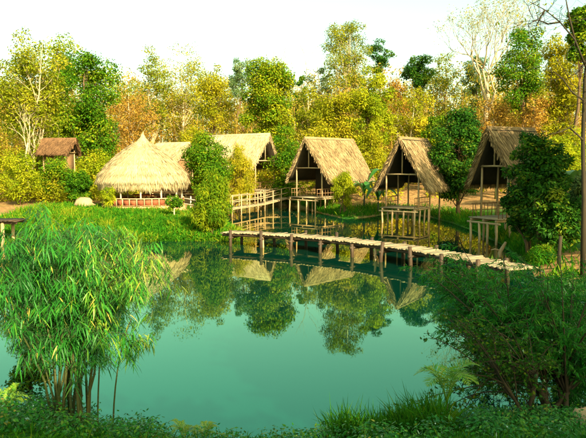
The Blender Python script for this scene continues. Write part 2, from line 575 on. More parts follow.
def make_tree(name, label, loc, H, W, leafmat, barkmat, seed, base=0.3, n_cl=40, cl_r=0.2, n_lf=260, ln=0.30, wd=0.17,
              trunk_r=None, stems=1, flat=0.75, droop=0.3, egg=0.0, twigs=True, group=None, cat='tree', tmean=0.5, core=0.25,
              lean=(0, 0), crown_name='crown', trunk_name='trunk', vis_sides=6):
    """trunk with limbs that carry clumps of leaf faces spread through the crown's volume"""
    rng = np.random.default_rng(seed)
    root = tag(empty(name, loc), label, cat, group)
    T, C = Geo(), Geo()
    tr = trunk_r or (0.012 * H + 0.04)
    top = np.array((lean[0], lean[1], H * 0.86))
    zc, rz = H * (base + (1 - base) * 0.5), H * (1 - base) * 0.5
    trunks = []
    for s in range(stems):
        off = np.array((rng.normal() * 0.12 * stems, rng.normal() * 0.12 * stems, 0)) if stems > 1 else np.zeros(3)
        end = top * (1 if s == 0 else 0.75 + 0.2 * rng.random()) + (0 if stems == 1 else 1) * np.append(rng.normal(size=2) * W * 0.2, 0)
        k = 7
        t = np.linspace(0, 1, k)[:, None]
        pts = off * (1 - t) + end * t + np.column_stack([rng.normal(size=(k, 2)) * 0.012 * H, np.zeros(k)]) * (t > 0.05)
        pts[0] = off + np.array((0, 0, -0.25))
        rad = tr * (1 - 0.86 * t[:, 0]) / math.sqrt(stems)
        rad[0] *= 1.35
        T.tube(pts, rad, vis_sides)
        trunks.append(pts)
    for k in range(n_cl):
        d = unit(1, rng)[0]
        r = core + (1 - core) * rng.random() ** 0.55
        zz = d[2] * r
        wid = (1 + egg * (-zz)) * (0.85 + 0.3 * rng.random())
        cen = np.array((lean[0] * 0.6 + d[0] * r * W * 0.5 * wid * 0.86, lean[1] * 0.6 + d[1] * r * W * 0.5 * wid * 0.86, zc + zz * rz * 0.92))
        cr = cl_r * W * (0.6 + 0.8 * rng.random())
        pts = trunks[rng.integers(len(trunks))]
        zs = np.clip(cen[2] - 0.25 * H * rng.random() - 0.1 * np.hypot(cen[0], cen[1]), H * base * 0.55, H * 0.84)
        f = np.clip((zs - pts[0][2]) / (pts[-1][2] - pts[0][2]), 0.05, 0.98)
        a = np.array([np.interp(f, np.linspace(0, 1, len(pts)), pts[:, q]) for q in range(3)])
        mid = (a + cen) / 2 + np.array((0, 0, -0.03 * H)) + rng.normal(size=3) * 0.03 * W
        lr = tr * 0.34 * (1.05 - f)
        T.tube(bez(a, mid, cen, 5), np.linspace(lr, 0.25 * lr, 5), 4)
        if twigs:
            for q in range(3):
                e = cen + unit(1, rng)[0] * cr * np.array((1, 1, flat))
                T.tube(np.array([mid * 0.3 + cen * 0.7, (cen + e) / 2 + rng.normal(size=3) * 0.1 * cr, e]), [0.3 * lr, 0.22 * lr, 0.1 * lr], 3)
        clump_leaves(C, cen, cr, int(1.5 * n_lf * (0.6 + 0.8 * rng.random()) * (cr / (cl_r * W)) ** 1.6), ln * 0.8, wd * 0.78, rng, tmean + rng.normal() * 0.14, flat, droop)
    T.build(trunk_name, M[barkmat], root, smooth=True)
    C.build(crown_name, M[leafmat], root)
    return root


def grow(T, tips, p, d, L, r, depth, rng, spread, up, sides):
    k = 4
    pts = [p]
    dd_ = d.copy()
    for i in range(k - 1):
        dd_ = dd_ + rng.normal(size=3) * 0.12 + np.array((0, 0, up))
        dd_ /= np.linalg.norm(dd_)
        pts.append(pts[-1] + dd_ * L / (k - 1))
    pts = np.array(pts)
    T.tube(pts, np.linspace(r, r * 0.6, k), sides)
    if depth == 0:
        tips.append((pts[-1], dd_))
        return
    for i in range(2 + (rng.random() < 0.6)):
        nd = dd_ + unit(1, rng)[0] * spread
        nd /= np.linalg.norm(nd)
        grow(T, tips, pts[-1] if i < 2 else pts[-2], nd, L * (0.62 + 0.25 * rng.random()), r * 0.58, depth - 1, rng, spread, up, max(3, sides - 1))


def bare_tree(name, label, loc, H, barkmat, seed, depth=5, first=0.42, r=0.2, spread=0.75, up=0.08, leafmat=None, n_leaf=2, ln=0.22, rmin=0.5, group=None):
    rng = np.random.default_rng(seed)
    root = tag(empty(name, loc), label, 'tree', group)
    T, C, tips = Geo(), Geo(), []
    k = 6
    tr = np.linspace(0, 1, k)[:, None] * np.array((0, 0, H * first)) + np.column_stack([rng.normal(size=(k, 2)) * 0.01 * H, np.zeros(k)])
    tr[0] = (0, 0, -0.3)
    T.tube(tr, np.linspace(r * 1.2, r * 0.75, k), 7)
    nb = 4
    for i in range(nb):
        a = i * 2 * math.pi / nb + rng.random()
        d = np.array((math.cos(a) * 0.38, math.sin(a) * 0.38, 1.0))
        grow(T, tips, tr[-1] - np.array((0, 0, 0.04 * H * i)), d / np.linalg.norm(d), H * (1 - first) * 0.36, r * 0.55, depth, rng, spread, up, 5)
    T.build('trunk', M[barkmat], root, smooth=True)
    if leafmat:
        P = np.repeat(np.array([t[0] for t in tips]), n_leaf, axis=0)
        P = P + rng.normal(size=P.shape) * 0.25
        n = len(P)
        C.leaves(P, unit(n, rng), unit(n, rng), ln * (0.6 + 0.8 * rng.random(n)), ln * 0.55, rng.random(n))
        C.build('crown', M[leafmat], root)
    return root


def at_tree(px, D, top_py, width_px):
    """ground point, height and crown width of a tree read off the photograph at distance D"""
    p = ray_at(px, top_py, D)
    x = p[0]
    z = gz(x, D)
    return (x, D, z), p[2] - z, width_px * D / F_PX


def tree_px(px, D, top_py, width_px, label, name='tree', **kw):
    loc, H, W = at_tree(px, D, top_py, width_px)
    return make_tree(name, label, loc, H, W, seed=int(px * 7 + D), **kw)


AIRY = dict(n_cl=60, cl_r=0.13, n_lf=75, ln=0.30, wd=0.15, base=0.25, core=0.15, flat=0.85)
BROAD = dict(n_cl=46, cl_r=0.17, n_lf=230, ln=0.30, wd=0.18, base=0.22)
BUSH = dict(n_cl=40, cl_r=0.18, n_lf=220, ln=0.20, wd=0.12, base=0.04, core=0.35, cat='bush', trunk_name='stem', crown_name='foliage')
WISPY = dict(n_cl=60, cl_r=0.14, n_lf=110, ln=0.24, wd=0.05, base=0.06, core=0.2, droop=1.3, flat=1.2, stems=3, cat='shrub', trunk_name='stem', crown_name='foliage')

# --- trees of the far side, left to right
tree_px(28, 55, 20, 78, 'tall airy olive tree with pale trunk at the left edge of the photo', leafmat='olive', barkmat='pale_bark', stems=2, trunk_r=0.2, **{**AIRY, 'n_cl': 110, 'n_lf': 105, 'base': 0.12})
bare_tree('bare_tree', 'slim pale twin-branched bare tree among the leaves at far left', (ray_at(24, 60, 50)[0], 50, gz(ray_at(24, 60, 50)[0], 50)), 8.5, 'pale_bark', 4, depth=2, first=0.55, r=0.09, spread=0.5)
tree_px(84, 63, 40, 70, 'dense dark green broadleaf tree left of the round pavilion', leafmat='green', barkmat='bark', **{**BROAD, 'n_cl': 70, 'n_lf': 240, 'base': 0.12})
tree_px(56, 70, 25, 60, 'yellow-green tree crown rising behind the dark broadleaf tree at left', leafmat='lime', barkmat='bark', **{**BROAD, 'n_lf': 130})
tree_px(128, 74, 78, 62, 'orange-brown dry tree above the pointed pavilion roof', leafmat='dry', barkmat='pale_bark', **{**AIRY, 'base': 0.1, 'n_lf': 70})
tree_px(150, 80, 44, 44, 'airy olive tree with open top, the nearer left half of the pair behind the pavilion', leafmat='olive', barkmat='pale_bark', **AIRY)
tree_px(182, 86, 40, 56, 'airy golden tree with open top behind and right of the pavilion roof', leafmat='gold', barkmat='pale_bark', **{**AIRY, 'n_lf': 65})
tree_px(212, 76, 58, 50, 'yellow leafy tree between the pavilion trees and the golden round tree', leafmat='gold', barkmat='bark', **{**AIRY, 'n_lf': 120, 'base': 0.12})
tree_px(241, 100, 47, 30, 'small far green treetop just left of the golden round tree', leafmat='blue', barkmat='bark', **{**AIRY, 'base': 0.5, 'n_cl': 30, 'n_lf': 120})
tree_px(269, 72, 49, 52, 'large rounded golden-green broadleaf tree behind the footbridge hut', leafmat='green', barkmat='bark', tmean=0.72, **{**BROAD, 'n_cl': 75, 'n_lf': 230, 'base': 0.14})
bare_tree('bare_tree', 'thin faint leafless tree right of the golden round tree', (ray_at(296, 40, 104)[0], 104, gz(ray_at(296, 40, 104)[0], 104)), 21, 'pale_bark', 9, depth=4, first=0.5, r=0.16, spread=0.5)
tree_px(301, 92, 66, 16, 'narrow dark tree in the gap right of the golden round tree', leafmat='dark', barkmat='bark', **{**BROAD, 'base': 0.3, 'n_cl': 24, 'n_lf': 130})
tree_px(319, 98, 50, 26, 'blue-green airy tree to the left of the tallest tree', leafmat='blue', barkmat='pale_bark', **{**AIRY, 'n_cl': 36})
tree_px(347, 92, 10, 58, 'tallest tree of all, airy olive crown behind the middle stilt hut', leafmat='olive', barkmat='pale_bark', trunk_r=0.3, **{**AIRY, 'n_cl': 90, 'base': 0.38, 'n_lf': 105, 'cl_r': 0.12})
tree_px(380, 96, 38, 28, 'dark flat-topped tree crown beside the tallest tree', leafmat='dark', barkmat='bark', **{**BROAD, 'base': 0.72, 'n_cl': 20, 'n_lf': 130, 'flat': 0.5})
tree_px(336, 66, 88, 58, 'golden feathery tree directly behind the middle stilt hut roof', leafmat='gold', barkmat='bark', **{**AIRY, 'base': 0.08, 'n_lf': 130})
tree_px(371, 65, 62, 46, 'lime-yellow tree rising between the middle and narrow stilt hut roofs', leafmat='lime', barkmat='bark', **{**AIRY, 'base': 0.08, 'n_lf': 150})
tree_px(310, 78, 84, 42, 'olive tree with thin trunks left behind the middle stilt hut', leafmat='olive', barkmat='pale_bark', **{**AIRY, 'base': 0.15, 'n_lf': 100})
tree_px(418, 88, 52, 28, 'dark round-headed tree on a tall trunk above the narrow stilt hut', leafmat='dark', barkmat='bark', **{**BROAD, 'base': 0.62, 'n_cl': 30, 'n_lf': 190})
tree_px(398, 84, 64, 30, 'brownish airy tree left of the dark round-headed tree', leafmat='dry', barkmat='pale_bark', **{**AIRY, 'n_cl': 40})
tree_px(446, 94, 48, 40, 'olive-brown tree between the round-headed tree and the tall bare tree', leafmat='olive', barkmat='bark', **AIRY)
tree_px(412, 70, 80, 50, 'yellow scrubby tree with pale branches behind the narrow stilt hut', leafmat='gold', barkmat='pale_bark', **{**AIRY, 'base': 0.06, 'n_lf': 95})
tree_px(436, 62, 104, 30, 'small bright green tree behind the narrow stilt hut roof', leafmat='lime', barkmat='bark', **{**BROAD, 'base': 0.1, 'n_cl': 26, 'n_lf': 170, 'tmean': 0.25})
loc, H, W = at_tree(490, 80, -6, 60)
bare_tree('bare_tree', 'tall pale leafless tree with fan of fine branches against the sky', loc, H * 0.98, 'pale_bark', 21, depth=6, first=0.46, r=0.36, spread=0.62, up=0.10, leafmat='pale', n_leaf=2, ln=0.22)
tree_px(476, 92, 54, 30, 'grey-green treetop just left of the tall bare trunk', leafmat='blue', barkmat='bark', **{**AIRY, 'base': 0.45, 'n_cl': 34, 'n_lf': 120})
tree_px(492, 67, 92, 56, 'orange dry twiggy tree below the tall bare tree', leafmat='dry', barkmat='pale_bark', **{**AIRY, 'base': 0.05, 'n_lf': 75})
tree_px(536, 62, 86, 46, 'orange-tan twiggy tree behind the shaded stilt hut', leafmat='dry', barkmat='pale_bark', **{**AIRY, 'base': 0.05, 'n_lf': 70, 'tmean': 0.65})
tree_px(526, 72, 20, 50, 'big dark green and yellow tree right of the tall bare tree', leafmat='green', barkmat='bark', **{**BROAD, 'base': 0.35, 'n_cl': 50, 'n_lf': 190})
tree_px(566, 62, 22, 54, 'golden tree at the right edge behind the bare overhanging branches', leafmat='gold', barkmat='bark', **{**AIRY, 'n_cl': 90, 'n_lf': 110})
tree_px(583, 52, -12, 36, 'dark leafy crown in the top right corner', leafmat='green', barkmat='bark', **{**BROAD, 'base': 0.62, 'n_cl': 26})

# --- bushes and shrubs near the huts
tree_px(18, 46, 150, 44, 'yellow-green bush behind the little pier at the left edge', name='bush', leafmat='lime', barkmat='bark', tmean=0.5, **{**AIRY, 'cat': 'bush', 'base': 0.05, 'ln': 0.2, 'wd': 0.09})
tree_px(52, 50, 156, 42, 'lime bush below the brown-roofed hut at left', name='bush', leafmat='green', barkmat='bark', tmean=0.6, **{**BUSH, 'n_cl': 55, 'cl_r': 0.14, 'n_lf': 95})
tree_px(78, 47, 168, 30, 'dark-green-hearted bush to the left of the pavilion', name='bush', leafmat='green', barkmat='bark', tmean=0.35, **{**BUSH, 'n_cl': 55, 'cl_r': 0.13, 'n_lf': 100})
tree_px(94, 56, 150, 34, 'lime bush tucked behind the left eave of the pavilion', name='bush', leafmat='lime', barkmat='bark', **{**BUSH, 'n_lf': 120})
tree_px(108, 41.5, 186, 15, 'small feathery sapling in front of the left side of the pavilion', name='sapling', leafmat='lime', barkmat='bark', **{**WISPY, 'n_cl': 26, 'n_lf': 60, 'base': .25, 'stems': 1})
tree_px(174, 38.5, 193, 17, 'little green sapling with bare stem on the grass right of the pavilion', name='sapling', leafmat='green', barkmat='pale_bark', **{**BUSH, 'n_cl': 26, 'cl_r': 0.15, 'n_lf': 40, 'base': 0.3, 'core': 0.1, 'ln': 0.17, 'wd': 0.09})
tree_px(211, 33.2, 171, 38, 'columnar leafy shrub at the tip of the grassy bank', name='shrub', leafmat='lime', barkmat='bark', **{**WISPY, 'n_cl': 130, 'n_lf': 120, 'tmean': 0.15, 'egg': 0.15, 'base': 0.0, 'stems': 1})
tree_px(208, 52, 132, 44, 'dark green bush between the pavilion and the footbridge hut', name='bush', leafmat='green', barkmat='bark', **{**BUSH, 'n_cl': 55})
tree_px(190, 60, 122, 36, 'yellow bush behind the small roof right of the pavilion', name='bush', leafmat='gold', barkmat='bark', **{**BUSH, 'n_lf': 130})
tree_px(240, 53, 140, 32, 'feathery yellow shrub in front of the footbridge hut', name='shrub', leafmat='gold', barkmat='bark', **{**WISPY, 'n_cl': 80, 'n_lf': 120, 'tmean': 0.6})
tree_px(288, 59, 121, 40, 'glossy dark bush between the footbridge hut and the middle stilt hut', name='bush', leafmat='green', barkmat='bark', **{**BUSH, 'n_cl': 52, 'tmean': 0.45})
tree_px(345, 47.6, 171, 26, 'feathery yellow-green shrub beside the middle stilt hut at the water', name='shrub', leafmat='lime', barkmat='bark', **{**WISPY, 'n_cl': 60, 'n_lf': 90, 'tmean': 0.55, 'base': 0.2})
tree_px(372, 60, 128, 30, 'yellow bush low in the gap between the middle and narrow stilt huts', name='bush', leafmat='gold', barkmat='bark', **{**BUSH, 'n_lf': 120})
tree_px(461, 44, 106, 60, 'big round dark bush between the narrow stilt hut and the shaded stilt hut', name='bush', leafmat='dark', barkmat='bark', **{**BUSH, 'n_cl': 110, 'cl_r': 0.13, 'n_lf': 170, 'ln': 0.22, 'wd': 0.12, 'base': 0.12})
tree_px(537, 26.2, 127, 64, 'dark leafy tree covering the right side of the shaded stilt hut', name='tree', leafmat='dark', barkmat='bark', **{**BROAD, 'base': 0.05, 'n_cl': 150, 'cl_r': 0.11, 'n_lf': 100, 'ln': 0.21, 'wd': 0.11, 'core': 0.1, 'stems': 3})
tree_px(565, 44, 128, 52, 'sunlit yellow-green bush behind the dark tree at the right edge', name='bush', leafmat='lime', barkmat='bark', **{**BUSH, 'n_cl': 50})
tree_px(556, 24, 178, 50, 'dark broad-leaved bush on the right bank by the walkway end', name='bush', leafmat='dark', barkmat='bark', **{**BUSH, 'n_cl': 90, 'cl_r': 0.12, 'n_lf': 90, 'ln': 0.2, 'wd': 0.09, 'core': 0.1, 'stems': 3})
tree_px(584, 30, 168, 26, 'pale green bush at the right edge beside the thin trunk', name='bush', leafmat='blue', barkmat='bark', **{**BUSH, 'n_cl': 30, 'ln': 0.3, 'wd': 0.1})

# --- a mass of scrub filling the ground behind the huts, and the far wood behind all trees
G = Geo()
rng = np.random.default_rng(77)
for k in range(330):
    y = 53 + 30 * rng.random() ** 0.8
    x = (rng.random() - 0.5) * 1.08 * y
    if sdf([(x, y)])[0] < 1.5 or (-13 < x < -7 and y < 54): continue
    h = (1.2 + 2.8 * rng.random()) * (0.6 + 0.4 * min(1, (y - 50) / 15))
    z = gz(x, y)
    for q in range(5):
        clump_leaves(G, np.array((x, y, z)) + np.array((rng.normal() * 0.7, rng.normal() * 0.7, h * (0.25 + 0.75 * rng.random()))), 0.75, 52, 0.30, 0.13, rng, 0.45 + rng.normal() * 0.22)
for k in range(120):
    x, y = -33 + 20 * rng.random(), 47.5 + 8 * rng.random()
    z = gz(x, y)
    h = 0.7 + 1.5 * rng.random()
    for q in range(4):
        clump_leaves(G, np.array((x, y, z)) + np.array((rng.normal() * 0.5, rng.normal() * 0.4, h * (0.2 + 0.8 * rng.random()))), 0.55, 50, 0.22, 0.09, rng, 0.35 + rng.normal() * 0.2)
tag(G.build('undergrowth', M['gold']), 'tangled yellow-green scrub behind the huts', 'scrub', None, 'stuff')
G = Geo()
for k in range(430):
    y = 84 + 62 * rng.random()
    x = (rng.random() - 0.5) * 1.12 * y
    z = gz(x, y)
    h = 9.5 + 6.5 * rng.random() + (y - 84) * 0.03
    lean_ = rng.normal(size=2) * 0.4
    G.tube([(x, y, z - .3), (x + lean_[0], y + lean_[1], z + h * 0.8)], [0.16, 0.05], 4, 0.9)
    tm = 0.55 + rng.normal() * 0.24
    for q in range(14):
        clump_leaves(G, np.array((x, y, z)) + np.array((rng.normal() * 1.6, rng.normal() * 1.6, h * (0.12 + 0.85 * rng.random()))), 1.25, 46, 0.38, 0.19, rng, tm + rng.normal() * 0.1)
tag(G.build('far_wood', M['far']), 'olive and yellow wood closing off the view behind the trees', 'wood', None, 'stuff')


# ------------------------------------------------------------------ thatched huts
def thatch_slope(G, a, b, c, d, n, rng, ln=0.55, wd=0.055, out=None, tmean=0.5, fringe=60, drop=0.35):
    """straw over the slope a-b (ridge) / d-c (eave): blades laid downhill in courses, ragged fringe along the eave"""
    a, b, c, d = [np.asarray(v, float) for v in (a, b, c, d)]
    u, v = rng.random(n), rng.random(n) * 0.97
    courses = 9
    v = (np.floor(v * courses) + rng.random(n) * 0.75) / courses
    top = a + (b - a) * u[:, None]
    bot = d + (c - d) * u[:, None]
    p = top + (bot - top) * v[:, None]
    down = bot - top
    down /= np.linalg.norm(down, axis=1, keepdims=True)
    nrm = np.broadcast_to(out, (n, 3))
    lift = 0.015 + 0.05 * rng.random(n)
    p = p + nrm * lift[:, None]
    ax = down + rng.normal(size=(n, 3)) * 0.07 + nrm * (0.02 + 0.05 * rng.random(n))[:, None]
    tint_ = tmean + rng.normal(size=n) * 0.17 + 0.16 * np.sin(u * 17 + 3 * v) * np.cos(v * 11)
    G.blades(p, ax, nrm + rng.normal(size=(n, 3)) * 0.3, ln * (0.6 + 0.7 * rng.random(n)), wd * (0.6 + 0.8 * rng.random(n)), tint_, 0.03)
    m = fringe
    u = rng.random(m)
    p = d + (c - d) * u[:, None] - (d - a) / np.linalg.norm(d - a) * 0.22
    ax = (d - a) / np.linalg.norm(d - a) + np.array((0, 0, -0.35)) + rng.normal(size=(m, 3)) * 0.13
    G.blades(p, ax, np.broadcast_to(out, (m, 3)) + rng.normal(size=(m, 3)) * 0.4, drop * (0.6 + 0.9 * rng.random(m)), wd * 1.2, tmean - 0.12 + rng.normal(size=m) * 0.2, 0.15)


def slab(G, quad, out, th, t=0.4, nu=10, nv=8, rng=None, bump=0.03):
    a, b, c, d = [np.asarray(v, float) for v in quad]
    out = np.asarray(out, float)
    U, Vv = np.meshgrid(np.linspace(0, 1, nu), np.linspace(0, 1, nv))
    U, Vv = U.ravel()[:, None], Vv.ravel()[:, None]
    P = (a + (b - a) * U) * (1 - Vv) + (d + (c - d) * U) * Vv
    Pt = P + (rng.normal(size=(len(P), 1)) * bump if rng is not None else 0) * out
    Pb = P - out * th
    i = (np.arange(nv - 1)[:, None] * nu + np.arange(nu - 1)[None, :]).ravel()
    q = np.stack([i, i + 1, i + nu + 1, i + nu], 1)
    N = len(P)
    G.add(np.concatenate([Pt, Pb]), np.concatenate([q, q[:, ::-1] + N]), t)
    edge = list(range(nu)) + [nu * k + nu - 1 for k in range(1, nv)] + [nu * (nv - 1) + k for k in range(nu - 2, -1, -1)] + [nu * k for k in range(nv - 2, 0, -1)]
    e = np.array(edge)
    en = np.roll(e, -1)
    base = self_n = G.n - 2 * N
    G.F.append(np.stack([e, e + N, en + N, en], 1) + base)


def gable_hut(name, label, apex_px, D, heading, W, L, apex_z, eave_z, deck_z, seed, straw='straw', front_deck=0.8, closed=False,
              stilts=True, deck_w=None, tmean=0.5, overhang=0.45, floor=None, wall=True):
    """open-fronted thatched hut. Local frame: front gable at y = 0, the ridge runs back along +y; heading = clockwise angle of +y from the view axis"""
    rng = np.random.default_rng(seed)
    ap = ray_at(apex_px[0], apex_px[1], D)
    root = tag(empty(name, (ap[0], ap[1], 0), -heading), label, 'hut')
    hw = W / 2
    dw = (deck_w or W * 0.72) / 2
    gl = gz(ap[0] + math.sin(heading) * L * .5, ap[1] + math.cos(heading) * L * .5)
    # roof: two thatched slopes and a ridge cap
    slope = np.array((hw, 0, eave_z - apex_z))
    for s in (-1, 1):
        nr = np.array((s * (apex_z - eave_z), 0, hw))
        nr /= np.linalg.norm(nr)
        a, b = np.array((0, -overhang, apex_z)), np.array((0, L + 0.15, apex_z))
        d, c_ = np.array((s * hw, -overhang * 0.3, eave_z)), np.array((s * hw, L, eave_z))
        g = Geo()
        slab(g, (a, b, c_, d), nr, 0.20, 0.4, rng=rng)
        r_ = g.build('roof_slope', M[straw], root)
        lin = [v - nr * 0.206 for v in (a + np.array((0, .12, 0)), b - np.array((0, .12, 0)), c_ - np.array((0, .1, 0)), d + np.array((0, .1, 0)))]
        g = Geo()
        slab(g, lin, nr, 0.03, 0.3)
        g.build('shade_lining', M['dark_bark'], r_)  # added dark sheet under the thatch, standing in for the shade inside
        g = Geo()
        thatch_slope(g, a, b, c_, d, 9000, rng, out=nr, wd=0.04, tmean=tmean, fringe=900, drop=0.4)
        # straw bristling along the front and back verges
        for (p0, p1, sgn) in ((a, d, -1), (b, c_, 1)):
            m = 420
            u = rng.random(m)
            p = p0 + (p1 - p0) * u[:, None] - nr * (0.2 * rng.random(m))[:, None] + np.array((0, -sgn * 0.1, 0))
            ax = (p1 - p0) / np.linalg.norm(p1 - p0) * 0.9 + np.array((0, sgn * 0.45, 0)) + rng.normal(size=(m, 3)) * 0.15
            g.blades(p, ax, nr + rng.normal(size=(m, 3)) * 0.6, 0.34 * (0.5 + rng.random(m)), 0.05, tmean - 0.05 + rng.normal(size=m) * 0.2, 0.05)
        g.build('thatch', M[straw], r_, kind='stuff')
    g = Geo()
    n = 900
    u = rng.random(n)
    sg = np.where(rng.random(n) < 0.5, -1, 1)
    p = np.column_stack([np.zeros(n), -overhang + u * (L + overhang + 0.15), apex_z + 0.05 + 0.03 * rng.random(n)])
    ax = np.column_stack([sg * hw, rng.normal(size=n) * 0.3, np.full(n, eave_z - apex_z)])
    g.blades(p, ax, np.column_stack([sg * 1.0, np.zeros(n), np.ones(n)]), 0.4 + 0.3 * rng.random(n), 0.06, tmean + 0.08 + rng.normal(size=n) * 0.15, 0.02)
    g.tube([(0, -overhang, apex_z), (0, L * .5, apex_z - 0.02), (0, L + .15, apex_z)], [0.07, 0.08, 0.07], 6, 0.5)
    g.build('ridge_cap', M[straw], root)
    # frame
    py0, py1 = 0.15, L - 0.25
    foot = deck_z

    def roof_under(x):
        return apex_z + (eave_z - apex_z) * abs(x) / hw - 0.26
    px_ = min(dw - 0.12, hw * 0.66)
    for y in (py0, (py0 + py1) / 2, py1):
        for s in (-1, 1):
            fz_ = foot - 0.1
            if floor is not None and y > floor:
                fz_ = gz(ap[0] + s * px_ * math.cos(heading) + y * math.sin(heading), ap[1] - s * px_ * math.sin(heading) + y * math.cos(heading)) - 0.2
            Geo().tube([(s * px_, y, fz_), (s * px_ + rng.normal() * .02, y, (foot + roof_under(px_)) / 2), (s * px_, y, roof_under(px_))], [0.065, 0.06, 0.055], 7).build('post', M['pole'], root, smooth=True)
    tz = foot + (roof_under(px_) - foot) * 0.93
    for y in (py0 - 0.07, py1 + 0.07):
        Geo().tube([(-px_ - 0.25, y, tz), (0, y, tz + 0.02), (px_ + 0.25, y, tz)], 0.05, 6).build('tie_beam', M['pole'], root, smooth=True)
    Geo().tube([(0, py0 - .05, tz), (0, py0 - .05, apex_z - 0.3)], 0.045, 6).build('king_post', M['pole'], root, smooth=True)
    for s in (-1, 1):
        g = Geo()
        g.tube([(s * (hw - 0.14), 0.0, eave_z + 0.0), (0, 0.0, apex_z - 0.28)], 0.04, 5)
        g.build('rafter', M['wet_wood'], root)
    # floor
    y0, y1 = -front_deck, (py1 + 0.1 if floor is None else floor)
    bw = 0.21
    nb = int((y1 - y0) / bw)
    g = Geo().box((0, 0, 0), (2 * dw, bw * 0.93, 0.05))
    board = g.mesh('deck_board', M['plank'])
    for k in range(nb):
        part('deck_board', board, root, (rng.normal() * 0.02, y0 + (k + .5) * bw, deck_z + rng.normal() * 0.006), (0, 0, rng.normal() * 0.008))
    for x in (-dw + 0.15, 0, dw - 0.15):
        Geo().tube([(x, y0 + .02, deck_z - 0.105), (x, y1, deck_z - 0.105)], 0.07, 6).build('joist', M['pole'], root, smooth=True)
    Geo().tube([(-dw - .1, y0 + .05, deck_z - 0.23), (dw + .1, y0 + .05, deck_z - 0.23)], 0.06, 6).build('bearer', M['pole'], root, smooth=True)
    if stilts:
        for y in (y0 + 0.05, y0 + 0.05 + (y1 - y0) * .36, y0 + (y1 - y0) * .7, y1 - .1):
            for x in np.linspace(-dw + 0.12, dw - 0.12, 4 if y < 0 else 3):
                wx = ap[0] + x * math.cos(heading) + y * math.sin(heading)
                wy = ap[1] - x * math.sin(heading) + y * math.cos(heading)
                zb = gz(wx, wy) - 0.3
                if zb < deck_z - 0.4:
                    Geo().tube([(x, y, zb), (x + rng.normal() * 0.03, y, (zb + deck_z) / 2), (x, y, deck_z - 0.17)], [0.065, 0.06, 0.06], 7).build('stilt', M['pole'], root, smooth=True)
    # back wall and low woven side walls with a top rail
    wt = roof_under(px_) - 0.2
    bwy = y1 - 0.12
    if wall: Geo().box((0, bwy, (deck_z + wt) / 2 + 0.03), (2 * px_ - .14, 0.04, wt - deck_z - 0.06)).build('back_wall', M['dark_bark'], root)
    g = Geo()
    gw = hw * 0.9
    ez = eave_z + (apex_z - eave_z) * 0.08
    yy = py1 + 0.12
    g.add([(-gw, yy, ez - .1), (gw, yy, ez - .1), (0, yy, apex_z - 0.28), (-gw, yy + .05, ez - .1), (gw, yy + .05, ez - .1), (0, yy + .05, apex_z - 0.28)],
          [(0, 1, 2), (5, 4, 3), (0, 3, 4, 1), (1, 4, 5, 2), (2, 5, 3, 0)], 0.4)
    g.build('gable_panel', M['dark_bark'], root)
    for s in (-1, 1):
        if closed:
            Geo().box((s * px_, (py0 + py1) / 2, (deck_z + wt) / 2), (0.04, py1 - py0 - 0.14, wt - deck_z - 0.06)).build('side_wall', M['woven'], root)
        else:
            Geo().tube([(s * px_, -0.5, deck_z + 0.68), (s * px_, y1, deck_z + 0.7)], 0.03, 5).build('rail', M['woven'], root, smooth=True)
            Geo().tube([(s * px_, -0.5, deck_z + 0.36), (s * px_, y1, deck_z + 0.36)], 0.025, 5).build('rail', M['woven'], root, smooth=True)
            bal = Geo().tube([(0, 0, 0.02), (0, 0, 0.66)], 0.022, 5).mesh('baluster', M['woven'])
            for k in range(9):
                part('baluster', bal, root, (s * px_, -0.48 + k * (y1 + 0.4) / 9 + .04, deck_z), (rng.normal() * .05, 0, 0))
    if closed:
        Geo().box((0, py0 + .02, (deck_z + wt) / 2), (2 * px_ - .14, 0.04, wt - deck_z - 0.06)).build('front_wall', M['woven'], root)
    return root


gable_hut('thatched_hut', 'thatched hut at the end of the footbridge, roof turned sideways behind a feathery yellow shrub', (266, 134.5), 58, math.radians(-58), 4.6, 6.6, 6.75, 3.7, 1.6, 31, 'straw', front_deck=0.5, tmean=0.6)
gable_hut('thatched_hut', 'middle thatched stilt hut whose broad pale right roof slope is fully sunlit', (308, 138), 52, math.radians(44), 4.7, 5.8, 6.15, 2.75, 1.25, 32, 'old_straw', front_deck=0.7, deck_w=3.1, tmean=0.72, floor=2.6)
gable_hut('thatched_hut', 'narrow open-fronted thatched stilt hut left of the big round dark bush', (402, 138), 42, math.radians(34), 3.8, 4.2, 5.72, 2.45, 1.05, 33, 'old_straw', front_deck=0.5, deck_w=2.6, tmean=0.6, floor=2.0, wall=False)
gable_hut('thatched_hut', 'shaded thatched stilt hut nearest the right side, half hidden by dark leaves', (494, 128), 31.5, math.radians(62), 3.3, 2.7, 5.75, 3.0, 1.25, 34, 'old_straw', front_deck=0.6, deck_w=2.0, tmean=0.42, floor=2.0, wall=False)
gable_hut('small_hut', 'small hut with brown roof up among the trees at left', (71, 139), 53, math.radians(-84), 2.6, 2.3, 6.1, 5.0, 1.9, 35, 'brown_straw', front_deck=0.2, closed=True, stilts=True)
gable_hut('small_hut', 'small pale thatched roof peeping out behind the right of the pavilion', (186, 143.5), 57, math.radians(-60), 3.2, 3.4, 5.9, 4.3, 1.5, 36, 'straw', front_deck=0.2, closed=True, stilts=True)


